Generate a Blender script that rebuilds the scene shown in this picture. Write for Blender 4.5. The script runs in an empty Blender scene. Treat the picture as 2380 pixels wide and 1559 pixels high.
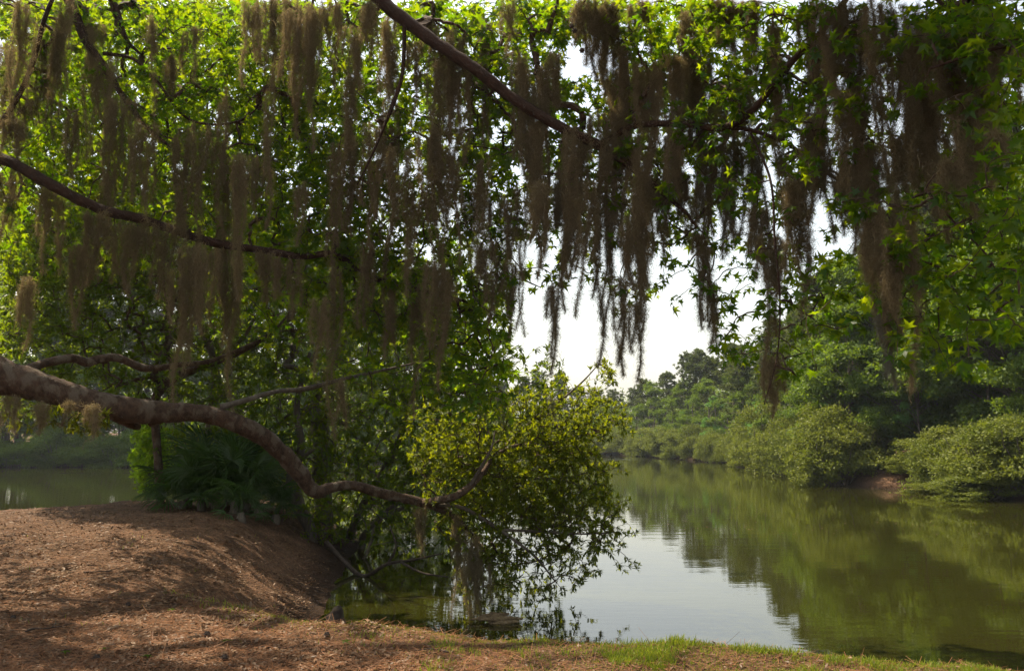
import bpy, math
import numpy as np
from mathutils import Vector, noise as mnoise

# ------------------------------------------------------------------ camera, sky, sun, exposure
SC = bpy.context.scene
COL = SC.collection
rad = math.radians
PITCH = rad(6.8); FPX = 2000.0; W0, H0 = 2379.0, 1559.0; CAMZ = 2.4
cam_d = bpy.data.cameras.new("camera"); cam = bpy.data.objects.new("camera", cam_d); COL.objects.link(cam)
cam.location = (0, 0, CAMZ); cam.rotation_euler = (rad(90) + PITCH, 0, 0)
cam_d.sensor_width = 36; cam_d.lens = 36 * FPX / W0; cam_d.clip_start = 0.05; cam_d.clip_end = 3000
SC.camera = cam
SUN_EL, SUN_AZ = 58.0, -58.0          # azimuth from the view direction, minus is left
wd = bpy.data.worlds.new("World"); SC.world = wd; wd.use_nodes = True
nt = wd.node_tree; bg = nt.nodes["Background"]
sky = nt.nodes.new("ShaderNodeTexSky"); sky.sky_type = 'NISHITA'; sky.sun_disc = False
sky.sun_elevation = rad(SUN_EL); sky.sun_rotation = rad(SUN_AZ); sky.air_density = 1.8; sky.dust_density = 2.5; sky.ozone_density = 1.0
hsv = nt.nodes.new("ShaderNodeHueSaturation"); hsv.inputs["Saturation"].default_value = .4   # thick summer haze whitens the sky
nt.links.new(sky.outputs[0], hsv.inputs["Color"]); nt.links.new(hsv.outputs[0], bg.inputs[0]); bg.inputs[1].default_value = 0.12
sun_d = bpy.data.lights.new("sun", 'SUN'); sun_d.energy = 5.0; sun_d.angle = rad(0.5); sun_d.color = (1.0, 0.87, 0.66)
sun = bpy.data.objects.new("sun", sun_d); COL.objects.link(sun)
sv = Vector((math.sin(rad(SUN_AZ)) * math.cos(rad(SUN_EL)), math.cos(rad(SUN_AZ)) * math.cos(rad(SUN_EL)), math.sin(rad(SUN_EL))))
sun.rotation_euler = (-sv).to_track_quat('-Z', 'Y').to_euler(); sun.location = sv * 60
SC.view_settings.view_transform = 'Standard'; SC.view_settings.look = 'None'
SC.view_settings.exposure = 1.1; SC.view_settings.gamma = 1.0; SC.view_settings.use_curve_mapping = False
cy = SC.cycles
cy.max_bounces = 6; cy.diffuse_bounces = 3; cy.glossy_bounces = 3; cy.transmission_bounces = 4; cy.volume_bounces = 0
cy.transparent_max_bounces = 4; cy.use_adaptive_sampling = True; cy.adaptive_threshold = 0.015
cy.use_denoising = True; cy.denoising_prefilter = 'NONE'; cy.denoiser = 'OPENIMAGEDENOISE'; cy.denoising_input_passes = 'RGB_ALBEDO_NORMAL'; cy.sample_clamp_indirect = 4.0; cy.caustics_reflective = False; cy.caustics_refractive = False

# ------------------------------------------------------------------ helpers
rng = np.random.default_rng(11)
cp, sp_ = math.cos(PITCH), math.sin(PITCH)
def P(px, py, d):
    """A point at distance d (metres ahead) along a sight line given in photo units (2379 x 1559)."""
    px, py, d = np.asarray(px, float), np.asarray(py, float), np.asarray(d, float)
    xc = (px - W0 / 2) / FPX; yc = (H0 / 2 - py) / FPX
    dy = cp - yc * sp_; dz = sp_ + yc * cp
    return np.stack([xc / dy * d, d + 0 * xc, CAMZ + dz / dy * d], -1)
def nrm(v): return v / np.maximum(np.linalg.norm(v, axis=-1, keepdims=True), 1e-9)
def rdir(n, r=rng): return nrm(r.normal(size=(n, 3)))

class MB:
    def __init__(s): s.V = []; s.F = {3: [], 4: []}; s.n = 0
    def add(s, V, F):
        V = np.asarray(V, np.float32).reshape(-1, 3); F = np.asarray(F, np.int64)
        s.V.append(V); s.F[F.shape[1]].append(F + s.n); s.n += len(V)
    def add2(s, V, F3=None, F4=None):
        V = np.asarray(V, np.float32).reshape(-1, 3)
        if F3 is not None: s.F[3].append(np.asarray(F3) + s.n)
        if F4 is not None: s.F[4].append(np.asarray(F4) + s.n)
        s.V.append(V); s.n += len(V)
    def mesh(s, name, mat, smooth=False):
        V = np.concatenate(s.V) if s.V else np.zeros((0, 3), np.float32)
        me = bpy.data.meshes.new(name)
        f3 = np.concatenate(s.F[3]) if s.F[3] else np.zeros((0, 3), int)
        f4 = np.concatenate(s.F[4]) if s.F[4] else np.zeros((0, 4), int)
        me.vertices.add(len(V)); me.vertices.foreach_set("co", V.ravel())
        nl = f3.size + f4.size; me.loops.add(nl)
        me.loops.foreach_set("vertex_index", np.concatenate([f3.ravel(), f4.ravel()]).astype(np.int32))
        np_ = len(f3) + len(f4); me.polygons.add(np_)
        st = np.concatenate([np.arange(len(f3)) * 3, f3.size + np.arange(len(f4)) * 4]).astype(np.int32)
        me.polygons.foreach_set("loop_start", st)
        me.polygons.foreach_set("use_smooth", np.full(np_, smooth, bool))
        me.update(calc_edges=True); me.materials.append(mat)
        return me
    def build(s, name, mat, parent=None, smooth=False):
        return link(name, s.mesh(name, mat, smooth), parent)
def link(name, me, parent=None):
    o = bpy.data.objects.new(name, me); COL.objects.link(o)
    if parent is not None: o.parent = parent
    return o
def tag(o, label=None, cat=None, group=None, kind=None):
    if label: o['label'] = label
    if cat: o['category'] = cat
    if group: o['group'] = group
    if kind: o['kind'] = kind
    return o
def thing(name, label, cat, loc=(0, 0, 0), group=None):
    o = bpy.data.objects.new(name, None); COL.objects.link(o); o.location = loc; o.empty_display_size = 0.3
    return tag(o, label, cat, group)

def frames(axis, up):
    y = nrm(axis); z = nrm(up - (up * y).sum(-1, keepdims=True) * y); x = np.cross(y, z)
    return np.stack([x, y, z], -1)
def place(mb, TV, F3, F4, pos, R, s):
    TV = np.asarray(TV, float); m, n = len(pos), len(TV)
    if m == 0: return
    s = np.asarray(s, float); s = s[:, None] if s.ndim == 1 else s
    V = np.einsum('mij,mnj->mni', R, TV[None] * s[:, None, :]) + pos[:, None]
    off = (np.arange(m) * n)[:, None, None]
    f3 = (np.asarray(F3)[None] + off).reshape(-1, 3) if F3 is not None else None
    f4 = (np.asarray(F4)[None] + off).reshape(-1, 4) if F4 is not None else None
    mb.add2(V, f3, f4)
def tubes(mb, pts, r, s=4):
    """pts (m,K,3), r (m,K): many thin tubes at once."""
    pts = np.asarray(pts, float); m, K, _ = pts.shape
    if m == 0: return
    t = nrm(np.gradient(pts, axis=1)); ref = np.where(np.abs(t[..., 2:3]) > .9, [1., 0, 0], [0, 0, 1.])
    u = nrm(np.cross(t, ref)); v = np.cross(t, u)
    a = np.arange(s) * 2 * np.pi / s
    V = pts[:, :, None] + np.asarray(r)[:, :, None, None] * (np.cos(a)[None, None, :, None] * u[:, :, None] + np.sin(a)[None, None, :, None] * v[:, :, None])
    i = np.arange(K - 1)[:, None] * s + np.arange(s)[None]; j = np.arange(K - 1)[:, None] * s + (np.arange(s)[None] + 1) % s
    q = np.stack([i, j, j + s, i + s], -1).reshape(-1, 4)
    mb.add2(V, None, (q[None] + (np.arange(m) * K * s)[:, None, None]).reshape(-1, 4))
def crom(c, step):
    """Catmull-Rom through rows of c (xyz + radius), resampled about every step metres."""
    c = np.asarray(c, float); c = np.vstack([2 * c[0] - c[1], c, 2 * c[-1] - c[-2]]); out = []
    for i in range(1, len(c) - 2):
        n = max(2, int(np.linalg.norm(c[i + 1, :3] - c[i, :3]) / step)); t = np.linspace(0, 1, n, endpoint=False)[:, None]
        p0, p1, p2, p3 = c[i - 1:i + 3]
        out.append(.5 * (2 * p1 + (p2 - p0) * t + (2 * p0 - 5 * p1 + 4 * p2 - p3) * t ** 2 + (3 * p1 - p0 - 3 * p2 + p3) * t ** 3))
    return np.vstack(out + [c[-2:-1]])
def limb_tube(mb, c, s=14, gnarl=.1, step=.06, seed=0.):
    """One thick limb: centre line with radius, gnarled by noise; returns its skeleton points."""
    c = crom(c, step); pts = c[:, :3]; r = np.maximum(c[:, 3], .003); K = len(c)
    t = nrm(np.gradient(pts, axis=0)); u = np.zeros_like(t); u[0] = nrm(np.cross(t[0], [0.1, 0.2, 1.]))
    for k in range(1, K):
        w = u[k - 1] - t[k] * (u[k - 1] @ t[k]); u[k] = w / max(np.linalg.norm(w), 1e-9)
    v = np.cross(t, u); V = np.zeros((K, s, 3))
    for k in range(K):
        for j in range(s):
            a = 2 * math.pi * j / s; d = math.cos(a) * u[k] + math.sin(a) * v[k]; p = pts[k] + d * r[k]
            q = Vector(p / max(r[k], .03) * .5) + Vector((seed, 0, 0))
            V[k, j] = pts[k] + d * r[k] * (1 + gnarl * (mnoise.noise(q) + .5 * mnoise.noise(q * 2.7) + .3 * mnoise.noise(q * 7.)))
    i = np.arange(K - 1)[:, None] * s + np.arange(s)[None]; j = np.arange(K - 1)[:, None] * s + (np.arange(s)[None] + 1) % s
    F = np.stack([i, j, j + s, i + s], -1).reshape(-1, 4)
    Vv = np.vstack([V.reshape(-1, 3), pts[:1], pts[-1:]]); n = K * s
    caps = [[n, (k + 1) % s, k] for k in range(s)] + [[n + 1, (K - 1) * s + k, (K - 1) * s + (k + 1) % s] for k in range(s)]
    mb.add2(Vv, caps, F)
    return pts
def PL(rows):
    """rows (px, py, depth, width in photo units) -> xyz + radius"""
    a = np.asarray(rows, float); p = P(a[:, 0], a[:, 1], a[:, 2]); return np.hstack([p, (a[:, 3] / 2 / FPX * a[:, 2])[:, None]])

def grow(skel, targets, r, sag=.10, K=7, r0=.0035, k=.42):
    """Twigs from the nearest point of a growing skeleton to every target; returns pts (m,K,3), radii (m,K)."""
    targets = np.asarray(targets, float); m = len(targets)
    S = np.zeros((len(skel) + m * (K - 2), 3)); n = len(skel); S[:n] = skel; own = np.full(len(S), -1); pos = np.zeros(len(S), int)
    dmin = np.concatenate([np.linalg.norm(skel[None, ::2] - c[:, None], axis=2).min(1) for c in np.array_split(targets, max(1, m // 100))])
    order = np.argsort(dmin); pts = np.zeros((m, K, 3)); cnt = np.ones((m, K)); par = np.full(m, -1); parpos = np.zeros(m, int)
    T = np.linspace(0, 1, K)[:, None]
    for o, i in enumerate(order):
        t = targets[i]; d = ((S[:n] - t) ** 2).sum(1); b = int(d.argmin()); a = S[b]; L = math.sqrt(d[b])
        mid = (a + t) / 2 + r.normal(size=3) * .12 * L + np.array([0, 0, sag * L])
        pts[i] = (1 - T) ** 2 * a + 2 * T * (1 - T) * mid + T ** 2 * t
        pts[i, 1:-1] += r.normal(size=(K - 2, 3)) * .02 * L
        par[i] = own[b]; parpos[i] = pos[b]
        S[n:n + K - 2] = pts[i, 2:]; own[n:n + K - 2] = i; pos[n:n + K - 2] = np.arange(2, K); n += K - 2
    for i in order[::-1]:
        j, c = i, cnt[i, 0]
        if par[j] >= 0: cnt[par[j], :parpos[j] + 1] += c
    rr = r0 * cnt ** k; rr[:, -1] *= .6
    return pts, rr
def orient(o): return o

# ------------------------------------------------------------------ materials
def mat(name):
    m = bpy.data.materials.new(name); m.use_nodes = True; n = m.node_tree.nodes; n.clear()
    out = n.new("ShaderNodeOutputMaterial"); return m, m.node_tree, out
def leaf_mat(name, c1, c2, tr1, tr2, mix=.5, gloss=.06, rough=.4, odd=None, power=1.):
    """Two-sided leaf: diffuse + translucent + a waxy gloss, colour varied leaf by leaf."""
    m, t, out = mat(name); N = t.nodes.new; L = t.links.new
    geo = N("ShaderNodeNewGeometry"); oi = N("ShaderNodeObjectInfo")
    ad = N("ShaderNodeMath"); ad.operation = 'MULTIPLY_ADD'; L(oi.outputs["Random"], ad.inputs[0]); ad.inputs[1].default_value = .35
    sc = N("ShaderNodeMath"); sc.operation = 'MULTIPLY'; L(geo.outputs["Random Per Island"], sc.inputs[0]); sc.inputs[1].default_value = .65
    L(sc.outputs[0], ad.inputs[2])
    pw = N("ShaderNodeMath"); pw.operation = 'POWER'; L(ad.outputs[0], pw.inputs[0]); pw.inputs[1].default_value = power
    def ramp(a, b):
        r = N("ShaderNodeValToRGB"); r.color_ramp.elements[0].color = (*a, 1); r.color_ramp.elements[1].color = (*b, 1); r.color_ramp.elements[1].position = .93
        if odd:
            e = r.color_ramp.elements.new(.985); e.color = (*odd, 1)
        L(pw.outputs[0], r.inputs[0]); return r
    d = N("ShaderNodeBsdfDiffuse"); L(ramp(c1, c2).outputs[0], d.inputs[0])
    tr = N("ShaderNodeBsdfTranslucent"); L(ramp(tr1, tr2).outputs[0], tr.inputs[0])
    mx = N("ShaderNodeMixShader"); mx.inputs[0].default_value = mix; L(d.outputs[0], mx.inputs[1]); L(tr.outputs[0], mx.inputs[2])
    g = N("ShaderNodeBsdfGlossy"); g.inputs["Roughness"].default_value = rough
    m2 = N("ShaderNodeMixShader"); m2.inputs[0].default_value = gloss; L(mx.outputs[0], m2.inputs[1]); L(g.outputs[0], m2.inputs[2])
    L(m2.outputs[0], out.inputs[0]); return m
def bark_mat(name, dark, light, patch=None, scale=9., stretch=(1, 1, 1), bump=.5):
    m, t, out = mat(name); N = t.nodes.new; L = t.links.new
    tc = N("ShaderNodeTexCoord"); mp = N("ShaderNodeMapping"); mp.inputs["Scale"].default_value = stretch; L(tc.outputs["Object"], mp.inputs[0])
    n1 = N("ShaderNodeTexNoise"); n1.inputs["Scale"].default_value = scale; n1.inputs["Detail"].default_value = 8; n1.inputs["Roughness"].default_value = .65; L(mp.outputs[0], n1.inputs[0])
    n2 = N("ShaderNodeTexNoise"); n2.inputs["Scale"].default_value = scale * 6; n2.inputs["Detail"].default_value = 6; L(mp.outputs[0], n2.inputs[0])
    r = N("ShaderNodeValToRGB"); r.color_ramp.elements[0].position = .33; r.color_ramp.elements[1].position = .68
    r.color_ramp.elements[0].color = (*dark, 1); r.color_ramp.elements[1].color = (*light, 1); L(n1.outputs[0], r.inputs[0])
    c = r.outputs[0]
    if patch:
        n3 = N("ShaderNodeTexNoise"); n3.inputs["Scale"].default_value = scale * .55; n3.inputs["Detail"].default_value = 7; L(mp.outputs[0], n3.inputs[0])
        rr = N("ShaderNodeValToRGB"); rr.color_ramp.elements[0].position = .52; rr.color_ramp.elements[1].position = .6; L(n3.outputs[0], rr.inputs[0])
        mx = N("ShaderNodeMix"); mx.data_type = 'RGBA'; L(rr.outputs[0], mx.inputs[0]); L(c, mx.inputs[6]); mx.inputs[7].default_value = (*patch, 1); c = mx.outputs[2]
    hs = N("ShaderNodeMix"); hs.data_type = 'RGBA'; hs.blend_type = 'MULTIPLY'; hs.inputs[0].default_value = .55; L(c, hs.inputs[6]); L(n2.outputs[0], hs.inputs[7])
    b = N("ShaderNodeBsdfPrincipled"); b.inputs["Roughness"].default_value = .85; b.inputs["Specular IOR Level"].default_value = .2; L(hs.outputs[2], b.inputs["Base Color"])
    bp = N("ShaderNodeBump"); bp.inputs["Strength"].default_value = bump; bp.inputs["Distance"].default_value = .02
    ma = N("ShaderNodeMath"); ma.operation = 'ADD'; L(n1.outputs[0], ma.inputs[0]); L(n2.outputs[0], ma.inputs[1]); L(ma.outputs[0], bp.inputs["Height"]); L(bp.outputs[0], b.inputs["Normal"])
    L(b.outputs[0], out.inputs[0]); return m

M_STAR = leaf_mat("sweetgum_leaf", (.022, .06, .004), (.045, .095, .006), (.10, .24, .002), (.38, .44, .003), .62, .012, .35, None, 1.8)
M_LANCE = leaf_mat("bay_leaf", (.020, .05, .005), (.045, .09, .008), (.14, .24, .003), (.32, .38, .004), .5, .025, .34, (.16, .05, .012))
M_BUSH = leaf_mat("young_bay_leaf", (.05, .085, .005), (.095, .13, .008), (.20, .25, .003), (.40, .40, .006), .55, .02, .45, (.22, .07, .02))
M_SHRUB = leaf_mat("shrub_leaf", (.08, .18, .010), (.14, .25, .018), (.30, .50, .01), (.44, .58, .02), .55, .02, .45)
M_PALM = leaf_mat("palmetto_frond", (.020, .05, .008), (.04, .08, .012), (.06, .13, .010), (.09, .165, .014), .3, .035, .42)
M_PINE = leaf_mat("pine_needle", (.045, .06, .014), (.085, .10, .022), (.08, .12, .02), (.13, .16, .022), .35, .015, .6)
M_GREEN = leaf_mat("hardwood_leaf", (.035, .07, .006), (.09, .135, .012), (.12, .22, .006), (.25, .33, .012), .4, .02, .55)
M_LIME = leaf_mat("lime_hardwood_leaf", (.06, .17, .018), (.10, .22, .025), (.14, .33, .02), (.2, .38, .03), .4, .05, .45)
M_OLIVE = leaf_mat("wax_myrtle_leaf", (.075, .095, .014), (.135, .15, .026), (.14, .19, .016), (.25, .28, .02), .35, .015, .6)
M_MOSS = leaf_mat("spanish_moss", (.09, .073, .042), (.30, .24, .145), (.16, .12, .058), (.42, .31, .145), .35, .0, .6)
M_MOSSG = leaf_mat("grey_spanish_moss", (.13, .125, .10), (.23, .22, .18), (.13, .12, .09), (.2, .19, .14), .35, .0, .6)
M_LITTER = leaf_mat("dead_leaf", (.05, .028, .014), (.25, .148, .08), (.04, .02, .01), (.08, .04, .02), .15, .03, .5)
M_NEEDLE = leaf_mat("dead_pine_needle", (.10, .04, .018), (.24, .11, .05), (.05, .02, .01), (.08, .04, .02), .1, .02, .5)
M_GRASS = leaf_mat("grass_blade", (.06, .12, .008), (.20, .22, .02), (.14, .26, .008), (.34, .36, .02), .4, .02, .5, (.38, .28, .12))
M_BARKR = bark_mat("reddish_bark", (.028, .014, .009), (.075, .038, .025), None, 8., (1, 1, 1), .8)
M_BAY = bark_mat("smooth_bay_bark", (.050, .030, .019), (.15, .092, .060), (.165, .125, .09), 11., (1.6, 1, 1.), 1.0)
M_TWIG = bark_mat("twig_bark", (.05, .03, .02), (.12, .075, .05), None, 20., (1, 1, 1), .1)
M_GREYB = bark_mat("grey_bark", (.08, .06, .045), (.22, .18, .145), None, 6., (1, 1, .3), .6)
M_PINEB = bark_mat("pine_bark", (.09, .06, .045), (.22, .16, .12), None, 3., (1, 1, .25), .4)
M_DRY = bark_mat("dead_wood", (.03, .02, .015), (.09, .065, .05), None, 15., (1, 1, 1), .4)
M_DRIFT = bark_mat("wet_driftwood", (.10, .065, .035), (.34, .24, .13), None, 10., (1, 1, 1), .8)

# ------------------------------------------------------------------ terrain
LAKE = np.array([(16, -30), (11.5, 2), (8, 5.2), (4.6, 6.75), (2.6, 7.5), (0, 8.0), (-1.5, 8.7), (-2.15, 9.7), (-2.45, 11), (-2.7, 13), (-3.0, 16), (-3.2, 19),
                 (-3.7, 22.3), (-5.6, 24.2), (-8, 23.6), (-9.6, 22.0), (-11, 20.3), (-14, 19.6), (-25, 19.6), (-50, 14), (-90, 10), (-92, 60), (-60, 72), (-30, 73), (-18, 80), (-9, 110),
                 (-8, 135), (8, 136), (16, 122), (19.5, 105), (21, 85), (20, 66), (18.6, 52), (16.6, 46.5), (16.4, 43), (19.5, 39), (19.2, 33), (24, 28), (30, 10), (30, -30)], float)
def vnoise(x, y, seed=0):
    xi, yi = np.floor(x).astype(np.int64), np.floor(y).astype(np.int64); fx, fy = x - xi, y - yi
    def h(a, b):
        n = (a * 374761393 + b * 668265263 + seed * 974711) & 0x7fffffff; n = ((n ^ (n >> 13)) * 1274126177) & 0x7fffffff; return (n ^ (n >> 16)) % 65536 / 65535.
    ux, uy = fx * fx * (3 - 2 * fx), fy * fy * (3 - 2 * fy)
    return (h(xi, yi) * (1 - ux) + h(xi + 1, yi) * ux) * (1 - uy) + (h(xi, yi + 1) * (1 - ux) + h(xi + 1, yi + 1) * ux) * uy
def fbm(x, y, o=4, seed=0):
    s = 0; a = .5
    for k in range(o): s = s + a * vnoise(x * 2 ** k, y * 2 ** k, seed + k); a *= .5
    return s
def sdist(x, y):
    """distance to the lake shore, positive on land"""
    x = np.asarray(x, float); y = np.asarray(y, float); best = np.full(x.shape, 1e9); ins = np.zeros(x.shape, bool); n = len(LAKE)
    for i in range(n):
        (ax, ay), (bx, by) = LAKE[i], LAKE[(i + 1) % n]; ex, ey = bx - ax, by - ay
        t = np.clip(((x - ax) * ex + (y - ay) * ey) / (ex * ex + ey * ey), 0, 1)
        best = np.minimum(best, (x - ax - t * ex) ** 2 + (y - ay - t * ey) ** 2)
        if ay != by:
            c = (ay > y) != (by > y); ins ^= c & (x < (bx - ax) * (y - ay) / (by - ay) + ax)
    d = np.sqrt(best); return np.where(ins, -d, d)
def sstep(a, b, v): t = np.clip((v - a) / (b - a), 0, 1); return t * t * (3 - 2 * t)
def height(x, y, d=None):
    x = np.asarray(x, float); y = np.asarray(y, float)
    d = sdist(x, y) if d is None else d
    d = d + (fbm(x * .9, y * .9, 3, 5) - .45) * np.clip(.18 + .03 * np.abs(y), 0, .9)
    cove = sstep(8.2, 10.5, y) * sstep(0, -1.5, x) * (y < 40)
    w = 1.15 + 1.5 * cove + 1.0 * (y > 28)
    z = .84 * sstep(0, 1, np.clip(d / w, 0, 1) ** .8)
    z = z + np.where(d > 0, .22 * np.exp(-((x + 7) ** 2 + (y - 16) ** 2) / 30.) * sstep(0, 2, d) + .12 * np.clip(d - 4, 0, 60) * (y > 28) * .35, np.clip(d * .5, -2.5, 0))
    z = z - .10 * np.exp(-((x + 2.9) ** 2 / .35 + (y - 9.6) ** 2 / .8)) * sstep(0, 1, d)
    z = z + np.where(d > .2, (fbm(x * .6, y * .6, 3, 9) - .45) * .14 + (fbm(x * 5, y * 5, 2, 3) - .37) * .05 + (fbm(x * 1.9, y * 1.9, 2, 13) - .37) * .09, 0)
    return z
ang = np.concatenate([np.linspace(-38, 38, 620), np.linspace(38, 322, 120)[1:-1]]); na = len(ang)
rr = np.concatenate([np.geomspace(.4, 4.5, 24)[:-1], np.linspace(4.5, 26, 320)[:-1], np.geomspace(26, 232, 90)])
A, R_ = np.meshgrid(np.radians(ang), rr); GX = np.sin(A) * R_; GY = np.cos(A) * R_
GZ = height(GX, GY); nr = len(rr)
i = np.arange(nr - 1)[:, None] * na + np.arange(na)[None]; j = np.arange(nr - 1)[:, None] * na + (np.arange(na)[None] + 1) % na
mb = MB(); mb.add2(np.vstack([np.stack([GX, GY, GZ], -1).reshape(-1, 3), [[0, 0, GZ[0].mean()]]]),
                   np.array([[nr * na, k, (k + 1) % na] for k in range(na)])[:, ::-1], np.stack([i, i + na, j + na, j], -1).reshape(-1, 4)[:, ::-1])
def ground_mat():
    m, t, out = mat("leaf_litter_soil"); N = t.nodes.new; L = t.links.new
    tc = N("ShaderNodeTexCoord")
    def nz(s, d=6, r=.6):
        n = N("ShaderNodeTexNoise"); n.inputs["Scale"].default_value = s; n.inputs["Detail"].default_value = d; n.inputs["Roughness"].default_value = r; L(tc.outputs["Object"], n.inputs[0]); return n
    n1, n2, n3 = nz(2.2), nz(45, 8, .7), nz(1.1)
    v = N("ShaderNodeTexVoronoi"); v.inputs["Scale"].default_value = 28; L(tc.outputs["Object"], v.inputs[0])
    r = N("ShaderNodeValToRGB"); r.color_ramp.elements[0].position = .3; r.color_ramp.elements[1].position = .72
    r.color_ramp.elements[0].color = (.045, .028, .018, 1); r.color_ramp.elements[1].color = (.185, .115, .07, 1); L(n2.outputs[0], r.inputs[0])
    r1 = N("ShaderNodeValToRGB"); r1.color_ramp.elements[0].position = .35; r1.color_ramp.elements[1].position = .65
    r1.color_ramp.elements[0].color = (.62, .55, .5, 1); r1.color_ramp.elements[1].color = (1.15, 1.05, 1, 1); L(n1.outputs[0], r1.inputs[0])
    mx = N("ShaderNodeMix"); mx.data_type = 'RGBA'; mx.blend_type = 'MULTIPLY'; mx.inputs[0].default_value = 1; L(r.outputs[0], mx.inputs[6]); L(r1.outputs[0], mx.inputs[7])
    mv = N("ShaderNodeMix"); mv.data_type = 'RGBA'; mv.blend_type = 'OVERLAY'; mv.inputs[0].default_value = .45; L(mx.outputs[2], mv.inputs[6]); L(v.outputs["Color"], mv.inputs[7])
    bw = N("ShaderNodeRGBToBW"); L(v.outputs["Color"], bw.inputs[0]); L(bw.outputs[0], mv.inputs[7])
    b = N("ShaderNodeBsdfPrincipled"); b.inputs["Roughness"].default_value = .95; b.inputs["Specular IOR Level"].default_value = .1; 
    sx = N("ShaderNodeSeparateXYZ"); L(tc.outputs["Object"], sx.inputs[0]); wz = N("ShaderNodeMath"); wz.operation = 'MULTIPLY_ADD'; L(n3.outputs[0], wz.inputs[0]); wz.inputs[1].default_value = -.5; L(sx.outputs[2], wz.inputs[2])
    wr = N("ShaderNodeMapRange"); wr.inputs[1].default_value = -.2; wr.inputs[2].default_value = .12; wr.inputs[3].default_value = .28; L(wz.outputs[0], wr.inputs[0])
    wm = N("ShaderNodeMix"); wm.data_type = 'RGBA'; wm.blend_type = 'MULTIPLY'; wm.inputs[0].default_value = 1; L(mv.outputs[2], wm.inputs[6]); L(wr.outputs[0], wm.inputs[7]); L(wm.outputs[2], b.inputs["Base Color"])
    bp = N("ShaderNodeBump"); bp.inputs["Strength"].default_value = .8; bp.inputs["Distance"].default_value = .03
    ma = N("ShaderNodeMath"); ma.operation = 'ADD'; L(n2.outputs[0], ma.inputs[0]); L(v.outputs["Distance"], ma.inputs[1]); L(ma.outputs[0], bp.inputs["Height"]); L(bp.outputs[0], b.inputs["Normal"])
    L(b.outputs[0], out.inputs[0]); return m
M_GROUND = ground_mat()
tag(mb.build("ground", M_GROUND, None, True), kind="structure")

def water_mat():
    m, t, out = mat("murky_water"); N = t.nodes.new; L = t.links.new
    tc = N("ShaderNodeTexCoord")
    def wave(sx, sy, s):
        mp = N("ShaderNodeMapping"); mp.inputs["Scale"].default_value = (sx, sy, 1); L(tc.outputs["Object"], mp.inputs[0])
        n = N("ShaderNodeTexNoise"); n.inputs["Scale"].default_value = s; n.inputs["Detail"].default_value = 3; n.inputs["Roughness"].default_value = .5; L(mp.outputs[0], n.inputs[0]); return n
    a, b_ = wave(.5, 1.6, 1.0), wave(.7, 2.4, 3.2); big = wave(.12, .3, .5)
    s = N("ShaderNodeMath"); s.operation = 'MULTIPLY_ADD'; L(b_.outputs[0], s.inputs[0]); s.inputs[1].default_value = .28; L(a.outputs[0], s.inputs[2])
    bp = N("ShaderNodeBump"); bp.inputs["Distance"].default_value = .03; L(s.outputs[0], bp.inputs["Height"])
    rmp = N("ShaderNodeMapRange"); rmp.inputs[1].default_value = .35; rmp.inputs[2].default_value = .65; rmp.inputs[3].default_value = .035; rmp.inputs[4].default_value = .15; L(big.outputs[0], rmp.inputs[0])
    # two thin wind lines far out where ripples catch the sky
    sx = N("ShaderNodeSeparateXYZ"); L(tc.outputs["Object"], sx.inputs[0]); st = rmp.outputs[0]
    for (x0, x1, y0, hw) in ((-31.5, -25.5, 60.5, 1.3), (10.5, 15.5, 99., 2.5)):
        def op(o, *ins):
            n = N("ShaderNodeMath"); n.operation = o
            for k, v in enumerate(ins):
                if isinstance(v, (int, float)): n.inputs[k].default_value = v
                else: L(v, n.inputs[k])
            return n.outputs[0]
        fy = op('SUBTRACT', 1., op('DIVIDE', op('ABSOLUTE', op('SUBTRACT', sx.outputs[1], y0)), hw)); fx = op('MULTIPLY', op('GREATER_THAN', sx.outputs[0], x0), op('LESS_THAN', sx.outputs[0], x1))
        st = op('ADD', st, op('MULTIPLY', op('MAXIMUM', op('MULTIPLY', fy, fx), 0.), 5.))
    L(st, bp.inputs["Strength"])
    p = N("ShaderNodeBsdfPrincipled"); p.inputs["Base Color"].default_value = (.019, .019, .003, 1); p.inputs["Roughness"].default_value = .02
    p.inputs["IOR"].default_value = 1.42; p.inputs["Specular IOR Level"].default_value = .6; L(bp.outputs[0], p.inputs["Normal"])
    L(p.outputs[0], out.inputs[0]); return m
mb = MB(); mb.add(np.array([(-200, -60, 0), (200, -60, 0), (200, 180, 0), (-200, 180, 0)]), [[0, 1, 2, 3]])
tag(mb.build("water", water_mat()), kind="structure")

# ------------------------------------------------------------------ leaf shapes
def star_leaf():
    pts = [(0, -.22, .0)]; spec = [(-62, .30), (-25, .86), (4, .36), (28, .98), (58, .40), (90, 1.08), (122, .40), (152, .98), (176, .36), (205, .86), (242, .30)]
    for a, r in spec:
        pts.append((r * math.cos(rad(a)), r * math.sin(rad(a)), -.16 * r * r))
    pts[0] = (0, .0, .06); F = [[0, k, k + 1] for k in range(1, 11)] + [[0, 11, 1]]
    n = len(pts); pts += [(-.025, -.2, 0), (.025, -.2, 0), (0, -1.1, .12)]; F.append([n, n + 2, n + 1])
    V = np.array(pts); V[:, 1] += 1.1; return V * .5, F           # base of the petiole at the origin, blade about one unit across
STAR_V, STAR_F = star_leaf()
LANCE_V = np.array([(0, 0, 0), (.17, .45, .05), (0, 1, -.06), (-.17, .45, .05), (0, .45, 0)]); LANCE_F = [[0, 1, 4], [4, 1, 2], [0, 4, 3], [4, 2, 3]]
QUAD_V = np.array([(0, 0, 0), (.32, .5, 0), (0, 1, 0), (-.32, .5, 0)]); QUAD_F = [[0, 1, 2, 3]]
NEED_V = np.array([(-.05, 0, 0), (.05, 0, 0), (.03, 1, 0), (-.03, 1, 0)])

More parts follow.
